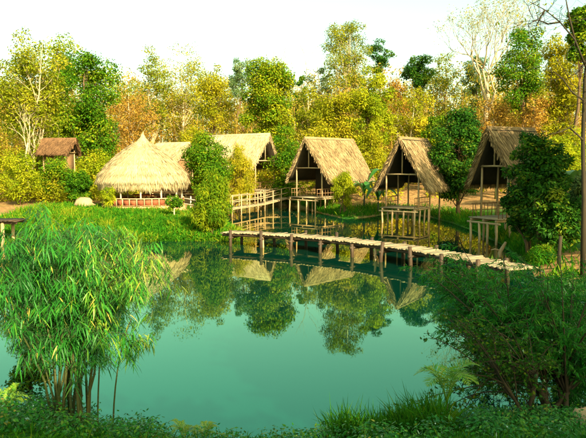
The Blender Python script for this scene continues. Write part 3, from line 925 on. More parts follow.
# ------------------------------------------------------------------ round pavilion
def pavilion():
    rng = np.random.default_rng(8)
    D = 45.0
    c0 = ray_at(142.5, 134, D)
    base_z = gz(c0[0], D)
    root = tag(empty('round_pavilion', (c0[0], D, 0)), 'round open pavilion under a big pointed straw dome on the grassy bank', 'pavilion')
    zt = c0[2]
    prof = [(0.0, 0.07), (0.22, 0.13), (0.5, 0.34), (0.8, 0.80), (1.33, 1.55), (2.0, 2.32), (2.7, 2.93), (3.1, 3.10), (3.45, 3.08)]
    dz = np.array([p[0] for p in prof])
    rr = np.array([p[1] for p in prof])
    g = Geo()
    sd = 40
    V, Fq = [], []
    for i, (z, r) in enumerate(prof):
        for k in range(sd):
            a = 2 * math.pi * k / sd
            q = r * (1 + 0.02 * rng.normal())
            V.append((q * math.cos(a), q * math.sin(a), zt - z))
    for i in range(len(prof) - 1):
        for k in range(sd):
            Fq.append((i * sd + k, (i + 1) * sd + k, (i + 1) * sd + (k + 1) % sd, i * sd + (k + 1) % sd))
    n0 = len(V)
    for (z, r) in ((3.45, 2.75), (2.2, 2.1), (0.9, 0.6)):
        for k in range(sd):
            a = 2 * math.pi * k / sd
            V.append((r * math.cos(a), r * math.sin(a), zt - z))
    rows = [len(prof) - 1, None]
    for k in range(sd):
        kn = (k + 1) % sd
        Fq.append(((len(prof) - 1) * sd + k, n0 + k, n0 + kn, (len(prof) - 1) * sd + kn))
        for j in range(2):
            Fq.append((n0 + j * sd + k, n0 + (j + 1) * sd + k, n0 + (j + 1) * sd + kn, n0 + j * sd + kn))
    g.add(V, Fq, 0.45)
    dome = g.build('roof', M['straw'], root, smooth=True)
    g = Geo()
    n = 26000
    s = np.sqrt(rng.random(n)) * 0.97
    s = (np.floor(s * 16) + rng.random(n) * 0.8) / 16
    zz = np.interp(s, np.linspace(0, 1, len(dz)), dz)
    r = np.interp(zz, dz, rr)
    zz2 = zz + 0.05
    r2 = np.interp(zz2, dz, rr)
    a = rng.random(n) * 2 * np.pi
    p = np.column_stack([np.cos(a) * (r + .02), np.sin(a) * (r + .02), zt - zz])
    rad = np.column_stack([np.cos(a), np.sin(a), np.zeros(n)])
    down = rad * ((r2 - r) / 0.05)[:, None] + np.array((0, 0, -1.0))
    down /= np.linalg.norm(down, axis=1, keepdims=True)
    nrm = rad + np.array((0, 0, 0.8))
    ax = down + nrm * (0.03 + 0.06 * rng.random(n))[:, None] + rng.normal(size=(n, 3)) * 0.06
    g.blades(p, ax, nrm + rng.normal(size=(n, 3)) * 0.3, 0.5 * (0.5 + 0.8 * rng.random(n)), 0.036 * (0.6 + .8 * rng.random(n)), 0.57 + rng.normal(size=n) * 0.16 + 0.1 * np.sin(a * 13) * np.cos(zz * 4), 0.04)
    m = 3200
    a = rng.random(m) * 2 * np.pi
    r = 3.06 - 0.3 * rng.random(m)
    p = np.column_stack([np.cos(a) * r, np.sin(a) * r, zt - 3.3 - 0.1 * rng.random(m)])
    ax = np.column_stack([-0.06 * np.cos(a), -0.06 * np.sin(a), -np.ones(m)]) + rng.normal(size=(m, 3)) * 0.1
    rad = np.column_stack([np.cos(a), np.sin(a), np.zeros(m)])
    g.blades(p, ax, rad + rng.normal(size=(m, 3)) * 0.4, 0.42 * (0.5 + rng.random(m)) * (1 + 0.35 * np.sin(a * 9)), 0.05, 0.5 + rng.normal(size=m) * 0.2, 0.0)
    g.build('thatch', M['straw'], dome, kind='stuff')
    Geo().tube([(0, 0, zt - 0.3), (0.02, 0, zt - 0.05), (0.05, 0, zt + 0.16)], [0.1, 0.08, 0.03], 7).build('finial', M['straw'], root)
    # platform, posts, low rail with red-brown panels
    g = Geo()
    k = 36
    ring = [(3.0 * math.cos(2 * math.pi * i / k), 3.0 * math.sin(2 * math.pi * i / k)) for i in range(k)]
    V = [(x, y, base_z - 0.4) for x, y in ring] + [(x * .97, y * .97, base_z + 0.22) for x, y in ring] + [(0, 0, base_z + 0.22)]
    Fq = [(i, (i + 1) % k, k + (i + 1) % k, k + i) for i in range(k)] + [(k + i, k + (i + 1) % k, 2 * k) for i in range(k)]
    g.add(V, Fq, 0.5).build('platform', M['clay'], root)
    fz = base_z + 0.22
    np_ = 12
    for i in range(np_):
        a = 2 * math.pi * (i + 0.3) / np_
        Geo().tube([(2.7 * math.cos(a), 2.7 * math.sin(a), fz - .05), (2.66 * math.cos(a), 2.66 * math.sin(a), zt - 2.95)], 0.06, 7).build('post', M['pale_pole'], root, smooth=True)
    Geo().tube([(0, 0, fz - .05), (0, 0, zt - 0.9)], 0.1, 8).build('post', M['pole'], root, smooth=True)
    panel = Geo().box((0, 0, 0.27), (0.36, 0.05, 0.34)).mesh('panel', M['red_wood'])
    upr = Geo().box((0, 0, 0.25), (0.07, 0.08, 0.5)).mesh('upright', M['pole'])
    for i in range(34):
        a = math.radians(-172 + i * 10.1)
        x, y = 2.82 * math.cos(a), 2.82 * math.sin(a)
        if i in (16, 17): continue
        part('panel', panel, root, (x, y, fz), (0, 0, a + math.pi / 2))
        a2 = a + math.radians(5.05)
        part('upright', upr, root, (2.82 * math.cos(a2), 2.82 * math.sin(a2), fz), (0, 0, a2 + math.pi / 2))
    for (a0, a1) in ((-177, -20), (0, 170)):
        pts = [(2.82 * math.cos(math.radians(a)), 2.82 * math.sin(math.radians(a)), fz + 0.53) for a in np.linspace(a0, a1, 24)]
        Geo().tube(pts, 0.04, 6).build('rail', M['pole'], root, smooth=True)
    # round bench ring and table inside
    g = Geo()
    g.tube([(0.75 * math.cos(a), 0.75 * math.sin(a), fz + 0.68) for a in np.linspace(0, 2 * math.pi, 20)], 0.05, 6)
    V = [(0.8 * math.cos(2 * math.pi * i / 20), 0.8 * math.sin(2 * math.pi * i / 20), fz + 0.72) for i in range(20)] + [(0, 0, fz + 0.72)]
    g.add(V, [(i, (i + 1) % 20, 20) for i in range(20)], 0.5)
    g.build('table', M['red_wood'], root)
    # trodden clay step at the entrance
    return root, c0, base_z


pav, pc, pz = pavilion()
g = Geo()
sx, sy = pc[0] + 1.75, 41.6
zz_ = gz(sx, sy)
g.box((0, 0, 0), (1.5, 0.9, 0.16)).box((0.05, .75, 0.12), (1.3, 0.7, 0.16))
o = g.build('clay_step', M['clay'], loc=(sx, sy, zz_ + 0.06))
tag(o, 'pale clay doorstep slab on the grass in front of the pavilion', 'step')

# ------------------------------------------------------------------ plank walkway across the pond
def polyline(pts, step):
    pts = np.asarray(pts, float)
    seg = np.linalg.norm(np.diff(pts, axis=0), axis=1)
    s = np.concatenate([[0], np.cumsum(seg)])
    n = int(s[-1] / step)
    q = (np.arange(n) + .5) * s[-1] / n
    # smooth the corners with a small moving average
    fine = np.linspace(0, s[-1], 400)
    C = np.stack([np.interp(fine, s, pts[:, k]) for k in range(3)], 1)
    ker = np.ones(41) / 41
    Cp = np.pad(C, ((20, 20), (0, 0)), mode='edge')
    C = np.stack([np.convolve(Cp[:, k], ker, 'valid') for k in range(3)], 1)
    C[0], C[-1] = pts[0], pts[-1]
    P = np.stack([np.interp(q, fine, C[:, k]) for k in range(3)], 1)
    T = np.gradient(P, axis=0)
    T /= np.linalg.norm(T, axis=1, keepdims=True)
    return P, T


def walkway():
    rng = np.random.default_rng(3)
    root = tag(empty('plank_walkway', (0, 0, 0)), 'long low plank walkway on dark posts crossing the pond', 'walkway')
    ctrl = [on_level(px, py, 0.62) for px, py in ((222, 231.5), (260, 233), (300, 235.5), (335, 238.5), (371, 242.5), (408, 247.5), (445, 253.5), (485, 261), (528, 270))]
    P, T = polyline(ctrl, 0.17)
    W = 1.15
    mesh = [Geo().box((0, 0, 0), (0.155, W * f, 0.045)).mesh('plank', M['plank']) for f in (1, 1.06, 0.95)]
    for p, t in zip(P, T):
        part('plank', mesh[rng.integers(3)], root, p + np.array((0, 0, rng.normal() * 0.008)), (rng.normal() * 0.02, rng.normal() * 0.03, math.atan2(t[1], t[0]) + rng.normal() * 0.03))
    sag = np.zeros(len(P))
    for s in (-1, 1):
        N = np.column_stack([-T[:, 1], T[:, 0], np.zeros(len(P))]) * s * (W / 2 - 0.12)
        g = Geo()
        g.tube((P + N + np.array((0, 0, -0.10)))[::4], 0.07, 6)
        g.build('stringer', M['wet_wood'], root, smooth=True)
    n = 9
    for k, i in enumerate(np.linspace(4, len(P) - 10, n).astype(int)):
        p, t = P[i], T[i]
        nn = np.array((-t[1], t[0], 0))
        for s in (-1, 1):
            q = p + nn * s * (W / 2 + 0.06 + 0.03 * rng.random())
            zb = gz(q[0], q[1]) - 0.3
            lean_ = rng.normal(size=2) * 0.03
            up = 0.10 + 0.12 * rng.random() if rng.random() < 0.7 else -0.05
            Geo().tube([(q[0] + lean_[0], q[1] + lean_[1], min(zb, -0.4)), (q[0], q[1], 0.2), (q[0] - lean_[0], q[1] - lean_[1], 0.62 + up)], [0.085, 0.08, 0.075], 8).build('post', M['wet_wood'], root, smooth=False)
        a, b = p + nn * (W / 2 + 0.2), p - nn * (W / 2 + 0.2)
        Geo().tube([a + np.array((0, 0, -0.22)), b + np.array((0, 0, -0.22))], 0.06, 6).build('crossbeam', M['wet_wood'], root, smooth=True)
    # a few thin pale props
    for i in (14, 33, 52, 80, 101):
        if i >= len(P): continue
        p, t = P[i], T[i]
        nn = np.array((-t[1], t[0], 0))
        q = p - nn * (W / 2 - 0.1) * (1 if nn[1] > 0 else -1)
        Geo().tube([(q[0] + .05, q[1], min(gz(q[0], q[1]), -.3) - .2), (q[0], q[1], 0.5)], 0.05, 6).build('prop', M['pole'], root, smooth=True)
    return root


walkway()

# broken pale stump leaning beside the walkway
b0 = on_level(500, 252, 0.0)
zb = -0.3
g = Geo()
p0 = ray_at(500, 252, 26.5)
g.tube([(p0[0] - .02, 26.5, -0.4), (p0[0], 26.5, p0[2]), ray_at(503, 247, 26.5), ray_at(506, 242, 26.5)], [0.10, 0.09, 0.075, 0.05], 7)
g.tube([ray_at(501, 251, 26.5), ray_at(495, 249, 26.5), ray_at(491, 250, 26.5)], [0.045, 0.035, 0.02], 5)
tag(g.build('driftwood_stump', M['pole']), 'pale broken stump standing in the water behind the walkway', 'stump')

# little pier at the left edge
def pier():
    rng = np.random.default_rng(13)
    root = tag(empty('small_pier', (0, 0, 0)), 'small dark plank pier on posts at the left edge', 'pier')
    p = ray_at(22, 220, 30.0)
    plank = Geo().box((0, 0, 0), (0.19, 1.5, 0.05)).mesh('plank', M['wet_wood'])
    z = p[2]
    for k in range(26):
        part('plank', plank, root, (p[0] - 0.1 - k * 0.205, 30.0 + rng.normal() * .02, z + rng.normal() * .006), (0, 0, rng.normal() * .02))
    for dy in (-0.5, 0.5):
        Geo().tube([(p[0] - 0.02, 30 + dy, z - .1), (p[0] - 5.4, 30 + dy, z - .1)], 0.07, 6).build('stringer', M['wet_wood'], root, smooth=True)
    for dx in (0.72, 2.6, 4.6):
        for dy in (-0.55, 0.55):
            Geo().tube([(p[0] - dx, 30 + dy, -0.9), (p[0] - dx + .03, 30 + dy, z - .06)], [0.09, 0.08], 7).build('post', M['pole'], root, smooth=True)


pier()

# bamboo footbridge with handrails in front of the footbridge hut
def footbridge():
    rng = np.random.default_rng(17)
    root = tag(empty('bamboo_footbridge', (0, 0, 0)), 'bamboo footbridge with handrails beside the columnar shrub', 'footbridge')
    A, B, C = ray_at(224, 209, 47), ray_at(262, 203.5, 54), ray_at(290, 196, 59)
    P, T = polyline([A, B, C], 0.2)
    slat = Geo().box((0, 0, 0), (0.17, 0.9, 0.04)).mesh('plank', M['plank'])
    for p, t in zip(P, T):
        part('plank', slat, root, p + np.array((0, 0, rng.normal() * .006)), (0, 0, math.atan2(t[1], t[0]) + rng.normal() * .03))
    for s in (-1, 1):
        N = np.column_stack([-T[:, 1], T[:, 0], np.zeros(len(P))]) * s * 0.42
        Geo().tube((P + N + np.array((0, 0, -0.07)))[::6], 0.05, 6).build('stringer', M['pole'], root, smooth=True)
        for h in (0.5, 0.92):
            Q = (P + N + np.array((0, 0, h)))[::6]
            Geo().tube(Q + rng.normal(size=Q.shape) * .015, 0.035, 5).build('rail', M['pole'], root, smooth=True)
        for i in range(2, len(P), 8):
            q = P[i] + N[i] * 1.12
            zb = gz(q[0], q[1]) - .3
            Geo().tube([(q[0] + rng.normal() * .05, q[1], min(zb, q[2] - .4)), (q[0], q[1], q[2] + 1.0)], 0.045, 6).build('post', M['pole'], root, smooth=True)


footbridge()

# rail fence right of the pavilion
root = tag(empty('rail_fence', (0, 0, 0)), 'low pale rail fence right of the pavilion', 'fence')
A, B = ray_at(180, 205, 47), ray_at(222, 206, 46.5)
za, zb_ = gz(A[0], A[1]), gz(B[0], B[1])
for h in (0.4, 0.8):
    Geo().tube([(A[0], A[1], za + h), ((A[0] + B[0]) / 2, (A[1] + B[1]) / 2, (za + zb_) / 2 + h + .03), (B[0], B[1], zb_ + h)], 0.04, 6).build('rail', M['pale_pole'], root, smooth=True)
for k in range(5):
    q = A + (B - A) * k / 4
    Geo().tube([(q[0], q[1] + .08, gz(q[0], q[1]) - .2), (q[0] + .02, q[1] + .08, gz(q[0], q[1]) + .95)], 0.05, 6).build('post', M['pale_pole'], root, smooth=True)


# tan rocks
def rock(label, loc, size, seed):
    rng = np.random.default_rng(seed)
    nu, nv = 14, 9
    V, Fq = [], []
    ph = rng.random(6) * 6
    for j in range(nv):
        th = math.pi * (j + 0.001) / (nv - 1 + 0.002)
        for i in range(nu):
            a = 2 * math.pi * i / nu
            d = np.array((math.sin(th) * math.cos(a), math.sin(th) * math.sin(a), math.cos(th)))
            r = 1 + 0.18 * math.sin(3 * d[0] + ph[0]) + 0.14 * math.sin(5 * d[1] + ph[1]) + 0.12 * math.sin(6 * d[2] + 4 * d[0] + ph[2]) + 0.07 * rng.normal()
            V.append(d * r * np.array(size))
    for j in range(nv - 1):
        for i in range(nu):
            Fq.append((j * nu + i, (j + 1) * nu + i, (j + 1) * nu + (i + 1) % nu, j * nu + (i + 1) % nu))
    tag(Geo().add(V, Fq, 0.5).build('rock', M['rock'], loc=loc), label, 'rock')


q = ray_at(85, 205, 43.5)
rock('pale tan rock on the bank left of the pavilion', (q[0], 43.5, gz(q[0], 43.5) + .25), (0.75, 0.5, 0.42), 2)
q = ray_at(580, 432, 8.2)
rock('orange-tan rock at the bottom right corner', (q[0], 8.2, gz(q[0], 8.2) + .06), (0.16, 0.14, 0.15), 3)
q = ray_at(559, 262, 22)
g = Geo().tube([(0, 0, -.3), (0, 0, .55), (0.03, 0, 1.15)], [0.07, 0.065, 0.06], 7)
tag(g.build('wooden_post', M['dark_bark'], loc=(q[0], 22, gz(q[0], 22))), 'lone dark post on the sandy right bank', 'post')


# ------------------------------------------------------------------ grass on the banks
def scatter(n, x0, x1, y0, y1, rng):
    return np.column_stack([x0 + (x1 - x0) * rng.random(n), y0 + (y1 - y0) * rng.random(n)])


def grass(name, label, P, hgt, wid, rng, mat='grass', tm=0.5, bend=(0.1, 0.5), spread=0.35):
    z = terrain(P)
    n = len(P)
    patch = 0.16 * np.sin(P[:, 0] * 1.7 + np.sin(P[:, 1] * 1.1)) * np.cos(P[:, 1] * 1.3) + 0.12 * np.sin(P[:, 0] * 4.3 + 2 * np.sin(P[:, 1] * 2.7)) * np.sin(P[:, 1] * 3.9 + P[:, 0]) + 0.10 * np.sin(P[:, 0] * .6 + P[:, 1] * .45)
    ax = np.column_stack([rng.normal(size=(n, 2)) * spread, np.ones(n)])
    G = Geo()
    G.blades(np.column_stack([P, z - 0.02]), ax, unit(n, rng), hgt * (0.5 + rng.random(n)) * (1 + patch * 2), wid, tm + patch + rng.normal(size=n) * 0.15, bend[0] + (bend[1] - bend[0]) * rng.random(n))
    return tag(G.build(name, M[mat]), label, 'grass', None, 'stuff')


rng = np.random.default_rng(41)
P = scatter(60000, -17, -2.5, 29.5, 47, rng)
d = sdf(P)
keep = (d > 0.05) & (np.hypot(P[:, 0] - pc[0], P[:, 1] - 45) > 3.3) & (rng.random(len(P)) < np.clip(1.25 - d / 15, 0.1, 1))
grass('bank_grass', 'lush bright green grass on the left bank below the pavilion', P[keep], 0.36, 0.045, rng, tm=0.5)
P = scatter(90000, -2, 15, 20, 60, rng)
d = sdf(P)
keep = (d > 0.02) & (d < 2.6) & (rng.random(len(P)) < np.clip(1.1 - d / 2.4, 0, 1))
keep &= ~((np.hypot(P[:, 0] - 10.5, P[:, 1] - 22.5) < 2.2) & (rng.random(len(P)) < 0.85))
grass('shore_grass', 'green grass fringe along the far shore under the huts', P[keep], 0.42, 0.05, rng, tm=0.45)

# taller weedy tufts that break up the grassy bank
cen = scatter(150, -15, -3.5, 30.5, 42, rng)
cen = cen[sdf(cen) > 0.3]
P = np.repeat(cen, 90, axis=0) + rng.normal(size=(len(cen) * 90, 2)) * 0.22
grass('weed_tufts', 'scattered taller weed tufts on the grassy left bank', P, 0.62, 0.045, rng, tm=0.62, bend=(0.3, 0.9), spread=0.5)

# reeds at the water edge of the left bank
P = scatter(60000, -15, -2.8, 29, 36, rng)
d = sdf(P)
P = P[(d > -0.25) & (d < 0.35)]
grass('shore_reeds', 'taller yellowish reeds along the left waterline', P, 0.55, 0.05, rng, tm=0.62, bend=(0.3, 0.9))


# ------------------------------------------------------------------ foreground
def bamboo():
    rng = np.random.default_rng(99)
    bx, by = ray_at(72, 430, 7.9)[0], 7.9
    bz = gz(bx, by)
    root = tag(empty('bamboo_clump', (bx, by, bz)), 'leafy green bamboo clump in the left foreground', 'bamboo')
    L = Geo()
    n_c = 24
    tips = []
    for k in range(n_c):
        a = rng.random() * 2 * math.pi
        r0 = 0.26 * math.sqrt(rng.random())
        b = np.array((r0 * math.cos(a), r0 * math.sin(a), -0.2))
        # where the tip ends: spread over the crown seen in the photo
        tx = -0.95 + 2.0 * (k + rng.random()) / n_c
        h = 2.62 - 0.55 * max(0, tx - 0.1) - 0.35 * max(0, -0.5 - tx) - 0.5 * rng.random() ** 2
        tip = np.array((tx, rng.normal() * 0.45, h))
        mid = np.array((b[0] * 0.8 + tx * 0.18, b[1] * 0.8 + tip[1] * 0.2, h * 0.8))
        pts = bez(b, mid, tip, 12)
        pts[1:-1] += rng.normal(size=(10, 3)) * 0.012
        g = Geo()
        rads = np.linspace(0.020, 0.005, 12) * (0.8 + 0.5 * rng.random())
        g.tube(pts, rads, 6, 0.3 + 0.5 * rng.random())
        for i in range(1, 9):       # swollen nodes
            dv = pts[i + 1] - pts[i]
            dv /= np.linalg.norm(dv)
            g.tube([pts[i] - dv * .008, pts[i], pts[i] + dv * .008], [rads[i] * 1.0, rads[i] * 1.35, rads[i] * 1.0], 6, 0.85)
        # side branches
        for f in np.concatenate([0.36 + 0.2 * rng.random(3), 0.55 + 0.45 * rng.random(11)]):
            q = np.array([np.interp(f, np.linspace(0, 1, 12), pts[:, c]) for c in range(3)])
            aa = rng.random() * 2 * math.pi
            ln_ = 0.22 + 0.34 * rng.random()
            e = q + np.array((math.cos(aa) * ln_, math.sin(aa) * ln_ * .8, 0.14 * rng.normal() + 0.05))
            m = (q + e) / 2 + np.array((0, 0, 0.07))
            br = bez(q, m, e, 4)
            g.tube(br, [0.005, 0.004, 0.003, 0.002], 3, 0.5)
            tips += [(br[1], 0.5), (br[2], 0.8), (br[3], 1.0), (br[3], 1)]
        g.build('culm', M['culm'], root, smooth=True)
    # two slim separate culms on the right of the clump
    for (x0, x1, h, y0) in ((0.36, 0.5, 1.55, -0.1), (0.50, 0.78, 1.45, 0.1)):
        pts = bez(np.array((x0, y0, -.2)), np.array((x0 + .02, y0, h * .6)), np.array((x1, y0, h)), 9)
        g = Geo().tube(pts, np.linspace(0.014, 0.006, 9), 6, 0.6)
        for k in range(6):
            q = pts[5 + rng.integers(4)]
            e = q + np.array((rng.normal() * .2, rng.normal() * .2, .05 + .1 * rng.random()))
            g.tube([q, (q + e) / 2 + np.array((0, 0, .02)), e], [.004, .003, .002], 3, .5)
            tips += [(e, 1), ((q + e) / 2, .7), (e, 1)]
        g.build('culm', M['culm'], root, smooth=True)
    # drooping fans of lance leaves at the branch ends
    for (p, w) in tips:
        n = 9 + rng.integers(6)
        a0 = rng.random() * 2 * math.pi
        aa = a0 + rng.normal(size=n) * 0.9
        ax = np.column_stack([np.cos(aa) * 0.8, np.sin(aa) * 0.8, -0.25 - 0.75 * rng.random(n)])
        c = p + rng.normal(size=(n, 3)) * 0.045
        nrm = np.column_stack([rng.normal(size=(n, 2)) * .4, np.ones(n)])
        warm = 0.42 + 0.30 * np.clip(p[0], -0.3, 1.0) + 0.07 * (p[2] - 2)  # paints sunlight in: leaves yellower and lighter towards the right and top
        t = np.clip(warm + rng.normal() * 0.12 + rng.normal(size=n) * 0.12, 0, 0.9)
        t = np.where(rng.random(n) < 0.025, 1.0, t)
        L.blades(c, ax, nrm, 0.11 + 0.08 * rng.random(n), 0.011 + 0.006 * rng.random(n), t, 0.15 + 0.4 * rng.random(n))
    L.build('foliage', M['bamboo'], root, kind='stuff')


bamboo()


def fine_shrub(name, label, base_px, D, crown, n_br, leaf_ln, leaf_wd, seed, mat, droop=0.7, n_leaf=34, stems=6, tw=0.55, bark='dark_bark', trunk_r=0.05):
    """multi-stemmed shrub: stems fork into arching branches, each branch carries drooping twigs lined with narrow leaves.
    crown: list of (px, py, D) points of the photo through which branch ends are spread"""
    rng = np.random.default_rng(seed)
    b = ray_at(base_px[0], base_px[1], D)
    bz = gz(b[0], D)
    root = tag(empty(name, (b[0], D, bz)), label, 'shrub')
    org = np.array((b[0], D, bz))
    T, L = Geo(), Geo()
    heads = []
    for k in range(stems):
        a = rng.random() * 2 * math.pi
        q0 = np.array((math.cos(a) * 0.12, math.sin(a) * 0.12, -0.25))
        tgt = crown[rng.integers(len(crown))]
        e = (ray_at(*tgt) - org) * 0.45 + rng.normal(size=3) * 0.15
        e[2] = max(e[2], 0.7)
        m = np.array((q0[0] * 1.5 + e[0] * 0.25, q0[1] * 1.5 + e[1] * 0.25, e[2] * 0.6))
        pts = bez(q0, m, e, 7)
        pts[1:-1] += rng.normal(size=(5, 3)) * 0.02
        g = Geo()
        g.tube(pts, np.linspace(trunk_r, trunk_r * 0.5, 7), 6)
        g.build('stem', M[bark], root, smooth=True)
        heads.append(pts)
    for k in range(n_br):
        tgt = crown[k % len(crown)]
        e = ray_at(*tgt) - org + rng.normal(size=3) * np.array((0.28, 0.4, 0.22))
        hp = heads[min(range(len(heads)), key=lambda i: np.linalg.norm(heads[i][-1] - e * 0.6) + rng.random() * 0.7)]
        s = hp[3 + rng.integers(4)]
        m = (s + e) / 2 + np.array((0, 0, 0.18 + 0.1 * rng.random()))
        br = bez(s, m, e, 8)
        T.tube(br, np.linspace(trunk_r * 0.35, 0.004, 8), 4)
        for f in np.linspace(0.3, 1.0, 11):
            q = np.array([np.interp(f, np.linspace(0, 1, 8), br[:, c]) for c in range(3)])
            aa = rng.random() * 2 * math.pi
            l_ = tw * (0.35 + 0.5 * rng.random())
            te = q + np.array((math.cos(aa) * l_, math.sin(aa) * l_, rng.normal() * 0.12 * l_ - droop * 0.25 * l_))
            tm_ = (q + te) / 2 + np.array((0, 0, 0.16 * l_))
            tb = bez(q, tm_, te, 5)
            T.tube(tb[[0, 2, 4]], [0.004, 0.003, 0.0015], 3)
            n = n_leaf
            ff = 0.15 + 0.85 * rng.random(n)
            p = np.stack([np.interp(ff, np.linspace(0, 1, 5), tb[:, c]) for c in range(3)], 1) + rng.normal(size=(n, 3)) * 0.012
            dv = (te - q) / (np.linalg.norm(te - q) + 1e-6)
            ax = dv * 0.6 + rng.normal(size=(n, 3)) * 0.55 + np.array((0, 0, -droop * 0.7))
            sc = 0.6 + 0.7 * rng.random(n)
            L.leaves(p, ax, unit(n, rng) + np.array((0, 0, .6)), leaf_ln * sc, leaf_wd * sc, np.clip(0.5 + rng.normal() * 0.13 + rng.normal(size=n) * 0.13, 0, 1), 0.4)
    T.build('twigs', M[bark], root, kind='stuff')
    L.build('foliage', M[mat], root, kind='stuff')
    return root


rng = np.random.default_rng(55)
cr = []
for k in range(90):
    px = 462 + 165 * rng.random()
    lo = 250 + 22 * abs(px - 555) / 70
    cr.append((px, lo + (375 - lo) * rng.random() ** 0.9, 9.2 + 2.6 * rng.random()))
for k in range(14):
    cr.append((440 + 40 * rng.random(), 262 + 60 * rng.random(), 10.5 + rng.random()))
fine_shrub('weeping_shrub', 'large dark weeping shrub with fine leaves in the right foreground', (556, 432), 8.8, cr, 230, 0.115, 0.014, 6, 'willow', n_leaf=34, stems=7)
cr = [(432 + 110 * rng.random(), 318 + 85 * rng.random(), 8.3 + 1.2 * rng.random()) for k in range(40)]
fine_shrub('small_leaved_shrub', 'open small-leaved shrub below the weeping shrub, leaning over the water', (535, 434), 8.2, cr, 48, 0.05, 0.03, 7, 'dark', droop=0.2, n_leaf=9, stems=4, tw=0.4, trunk_r=0.032)


def fan_plant(name, label, px, py, D, nf, ln, seed, mat='palm', rise=0.9, leaflets=26, tm=0.6, lw=0.018, ll=0.22, cat='fern', stem=0.0):
    """young palm or fern: arching fronds, each a rachis with two rows of leaflets"""
    rng = np.random.default_rng(seed)
    b = ray_at(px, py, D)
    bz = gz(b[0], D)
    root = tag(empty(name, (b[0], D, bz)), label, cat)
    if stem:
        Geo().tube([(0, 0, -.1), (0.01, 0, stem)], [0.03, 0.022], 7).build('stem', M['culm'], root, smooth=True)
    for k in range(nf):
        a = 2 * math.pi * (k + 0.6 * rng.random()) / nf
        l_ = ln * (0.75 + 0.4 * rng.random())
        out = np.array((math.cos(a), math.sin(a), 0))
        p0 = np.array((0, 0, stem))
        pts = bez(p0, p0 + out * l_ * 0.25 + np.array((0, 0, l_ * rise)), p0 + out * l_ * 0.85 + np.array((0, 0, l_ * (rise - 0.55))), 10)
        g = Geo()
        g.tube(pts, np.linspace(0.008, 0.002, 10), 4, 0.7)
        f = np.linspace(0.18, 0.99, leaflets)
        q = np.stack([np.interp(f, np.linspace(0, 1, 10), pts[:, c]) for c in range(3)], 1)
        tg = np.gradient(q, axis=0)
        tg /= np.linalg.norm(tg, axis=1, keepdims=True)
        sd_ = np.cross(tg, np.array((0, 0, 1.0)))
        sd_ /= np.linalg.norm(sd_, axis=1, keepdims=True) + 1e-6
        upv = np.cross(sd_, tg)
        prof = np.sin(np.pi * np.clip(f * 0.9 + 0.12, 0, 1)) ** 0.7
        for s in (-1, 1):
            ax = sd_ * s * 0.8 + tg * 0.6 + upv * 0.25 + rng.normal(size=q.shape) * 0.06
            g.blades(q, ax, upv + rng.normal(size=q.shape) * .1, ll * prof * (0.85 + 0.3 * rng.random(len(q))), lw, tm + rng.normal(size=len(q)) * 0.08, 0.25)
        g.build('frond', M[mat], root)
    return root


fan_plant('young_palm', 'young bright green palm on the near bank beside the dark shrub', 446, 432, 7.9, 7, 0.55, 1, rise=1.2, stem=0.34, cat='palm', tm=0.72, lw=0.014, ll=0.2)
fan_plant('fern', 'yellow-green fern at the left edge of the near bank', 8, 412, 8.6, 10, 0.42, 2, rise=1.25, tm=0.78, ll=0.09, lw=0.010, leaflets=34)
fan_plant('fern', 'yellowish fern tip at the bottom edge right of the bamboo', 184, 440, 7.9, 8, 0.28, 3, rise=1.2, tm=0.8, ll=0.07, lw=0.008, leaflets=30)
fan_plant('fern', 'small yellowish fern at the bottom edge, rightmost of the two', 204, 441, 7.8, 8, 0.26, 4, rise=1.2, tm=0.85, ll=0.07, lw=0.008, leaflets=30)

# near-bank grass clump and ground cover
rng = np.random.default_rng(61)
n = 6800
px = 330 + 112 * rng.random(n)
P = np.column_stack([(px - CX) / F_PX * 8.1, 7.4 + 1.1 * rng.random(n)])
keep = rng.random(n) < 0.45 + 0.55 * np.sin((px - 330) / 112 * math.pi * 2.5) ** 2
grass('grass_clump', 'dense clump of arching grass on the near bank left of the young palm', P[keep], 0.56, 0.012, rng, tm=0.48, bend=(0.1, 0.7), spread=0.4)
P = scatter(26000, -7.5, 6.5, 5.2, 9.7, rng)
d = sdf(P)
P = P[(d > 0.05)]
grass('near_bank_grass', 'short dark green grass covering the near bank', P, 0.16, 0.012, rng, tm=0.35, bend=(0.2, 0.9), spread=0.6)
G = Geo()
for k in range(420):
    x, y = -7.5 + 13.5 * rng.random(), 6.6 + 2.9 * rng.random()
    if sdf([(x, y)])[0] < 0.05: continue
    hgt = 0.20
    if x < -3.0: hgt = 0.38
    if -1.7 < x < 0.6:
        hgt = 0.06
        if y > 7.75: continue
    clump_leaves(G, np.array((x, y, gz(x, y) + hgt * (0.2 + 0.5 * rng.random()))), 0.20, 120, 0.055, 0.026, rng, 0.42 + rng.normal() * 0.15, 0.8, 0.2)
tag(G.build('ground_cover', M['bamboo']), 'low leafy ground cover along the bottom edge of the near bank', 'ground cover', None, 'stuff')
tree_px(28, 9.6, 345, 44, 'low dark shrub on the near bank left of the bamboo stems', name='shrub', leafmat='dark', barkmat='dark_bark', **{**BUSH, 'n_cl': 20, 'n_lf': 120, 'ln': 0.07, 'wd': 0.035})


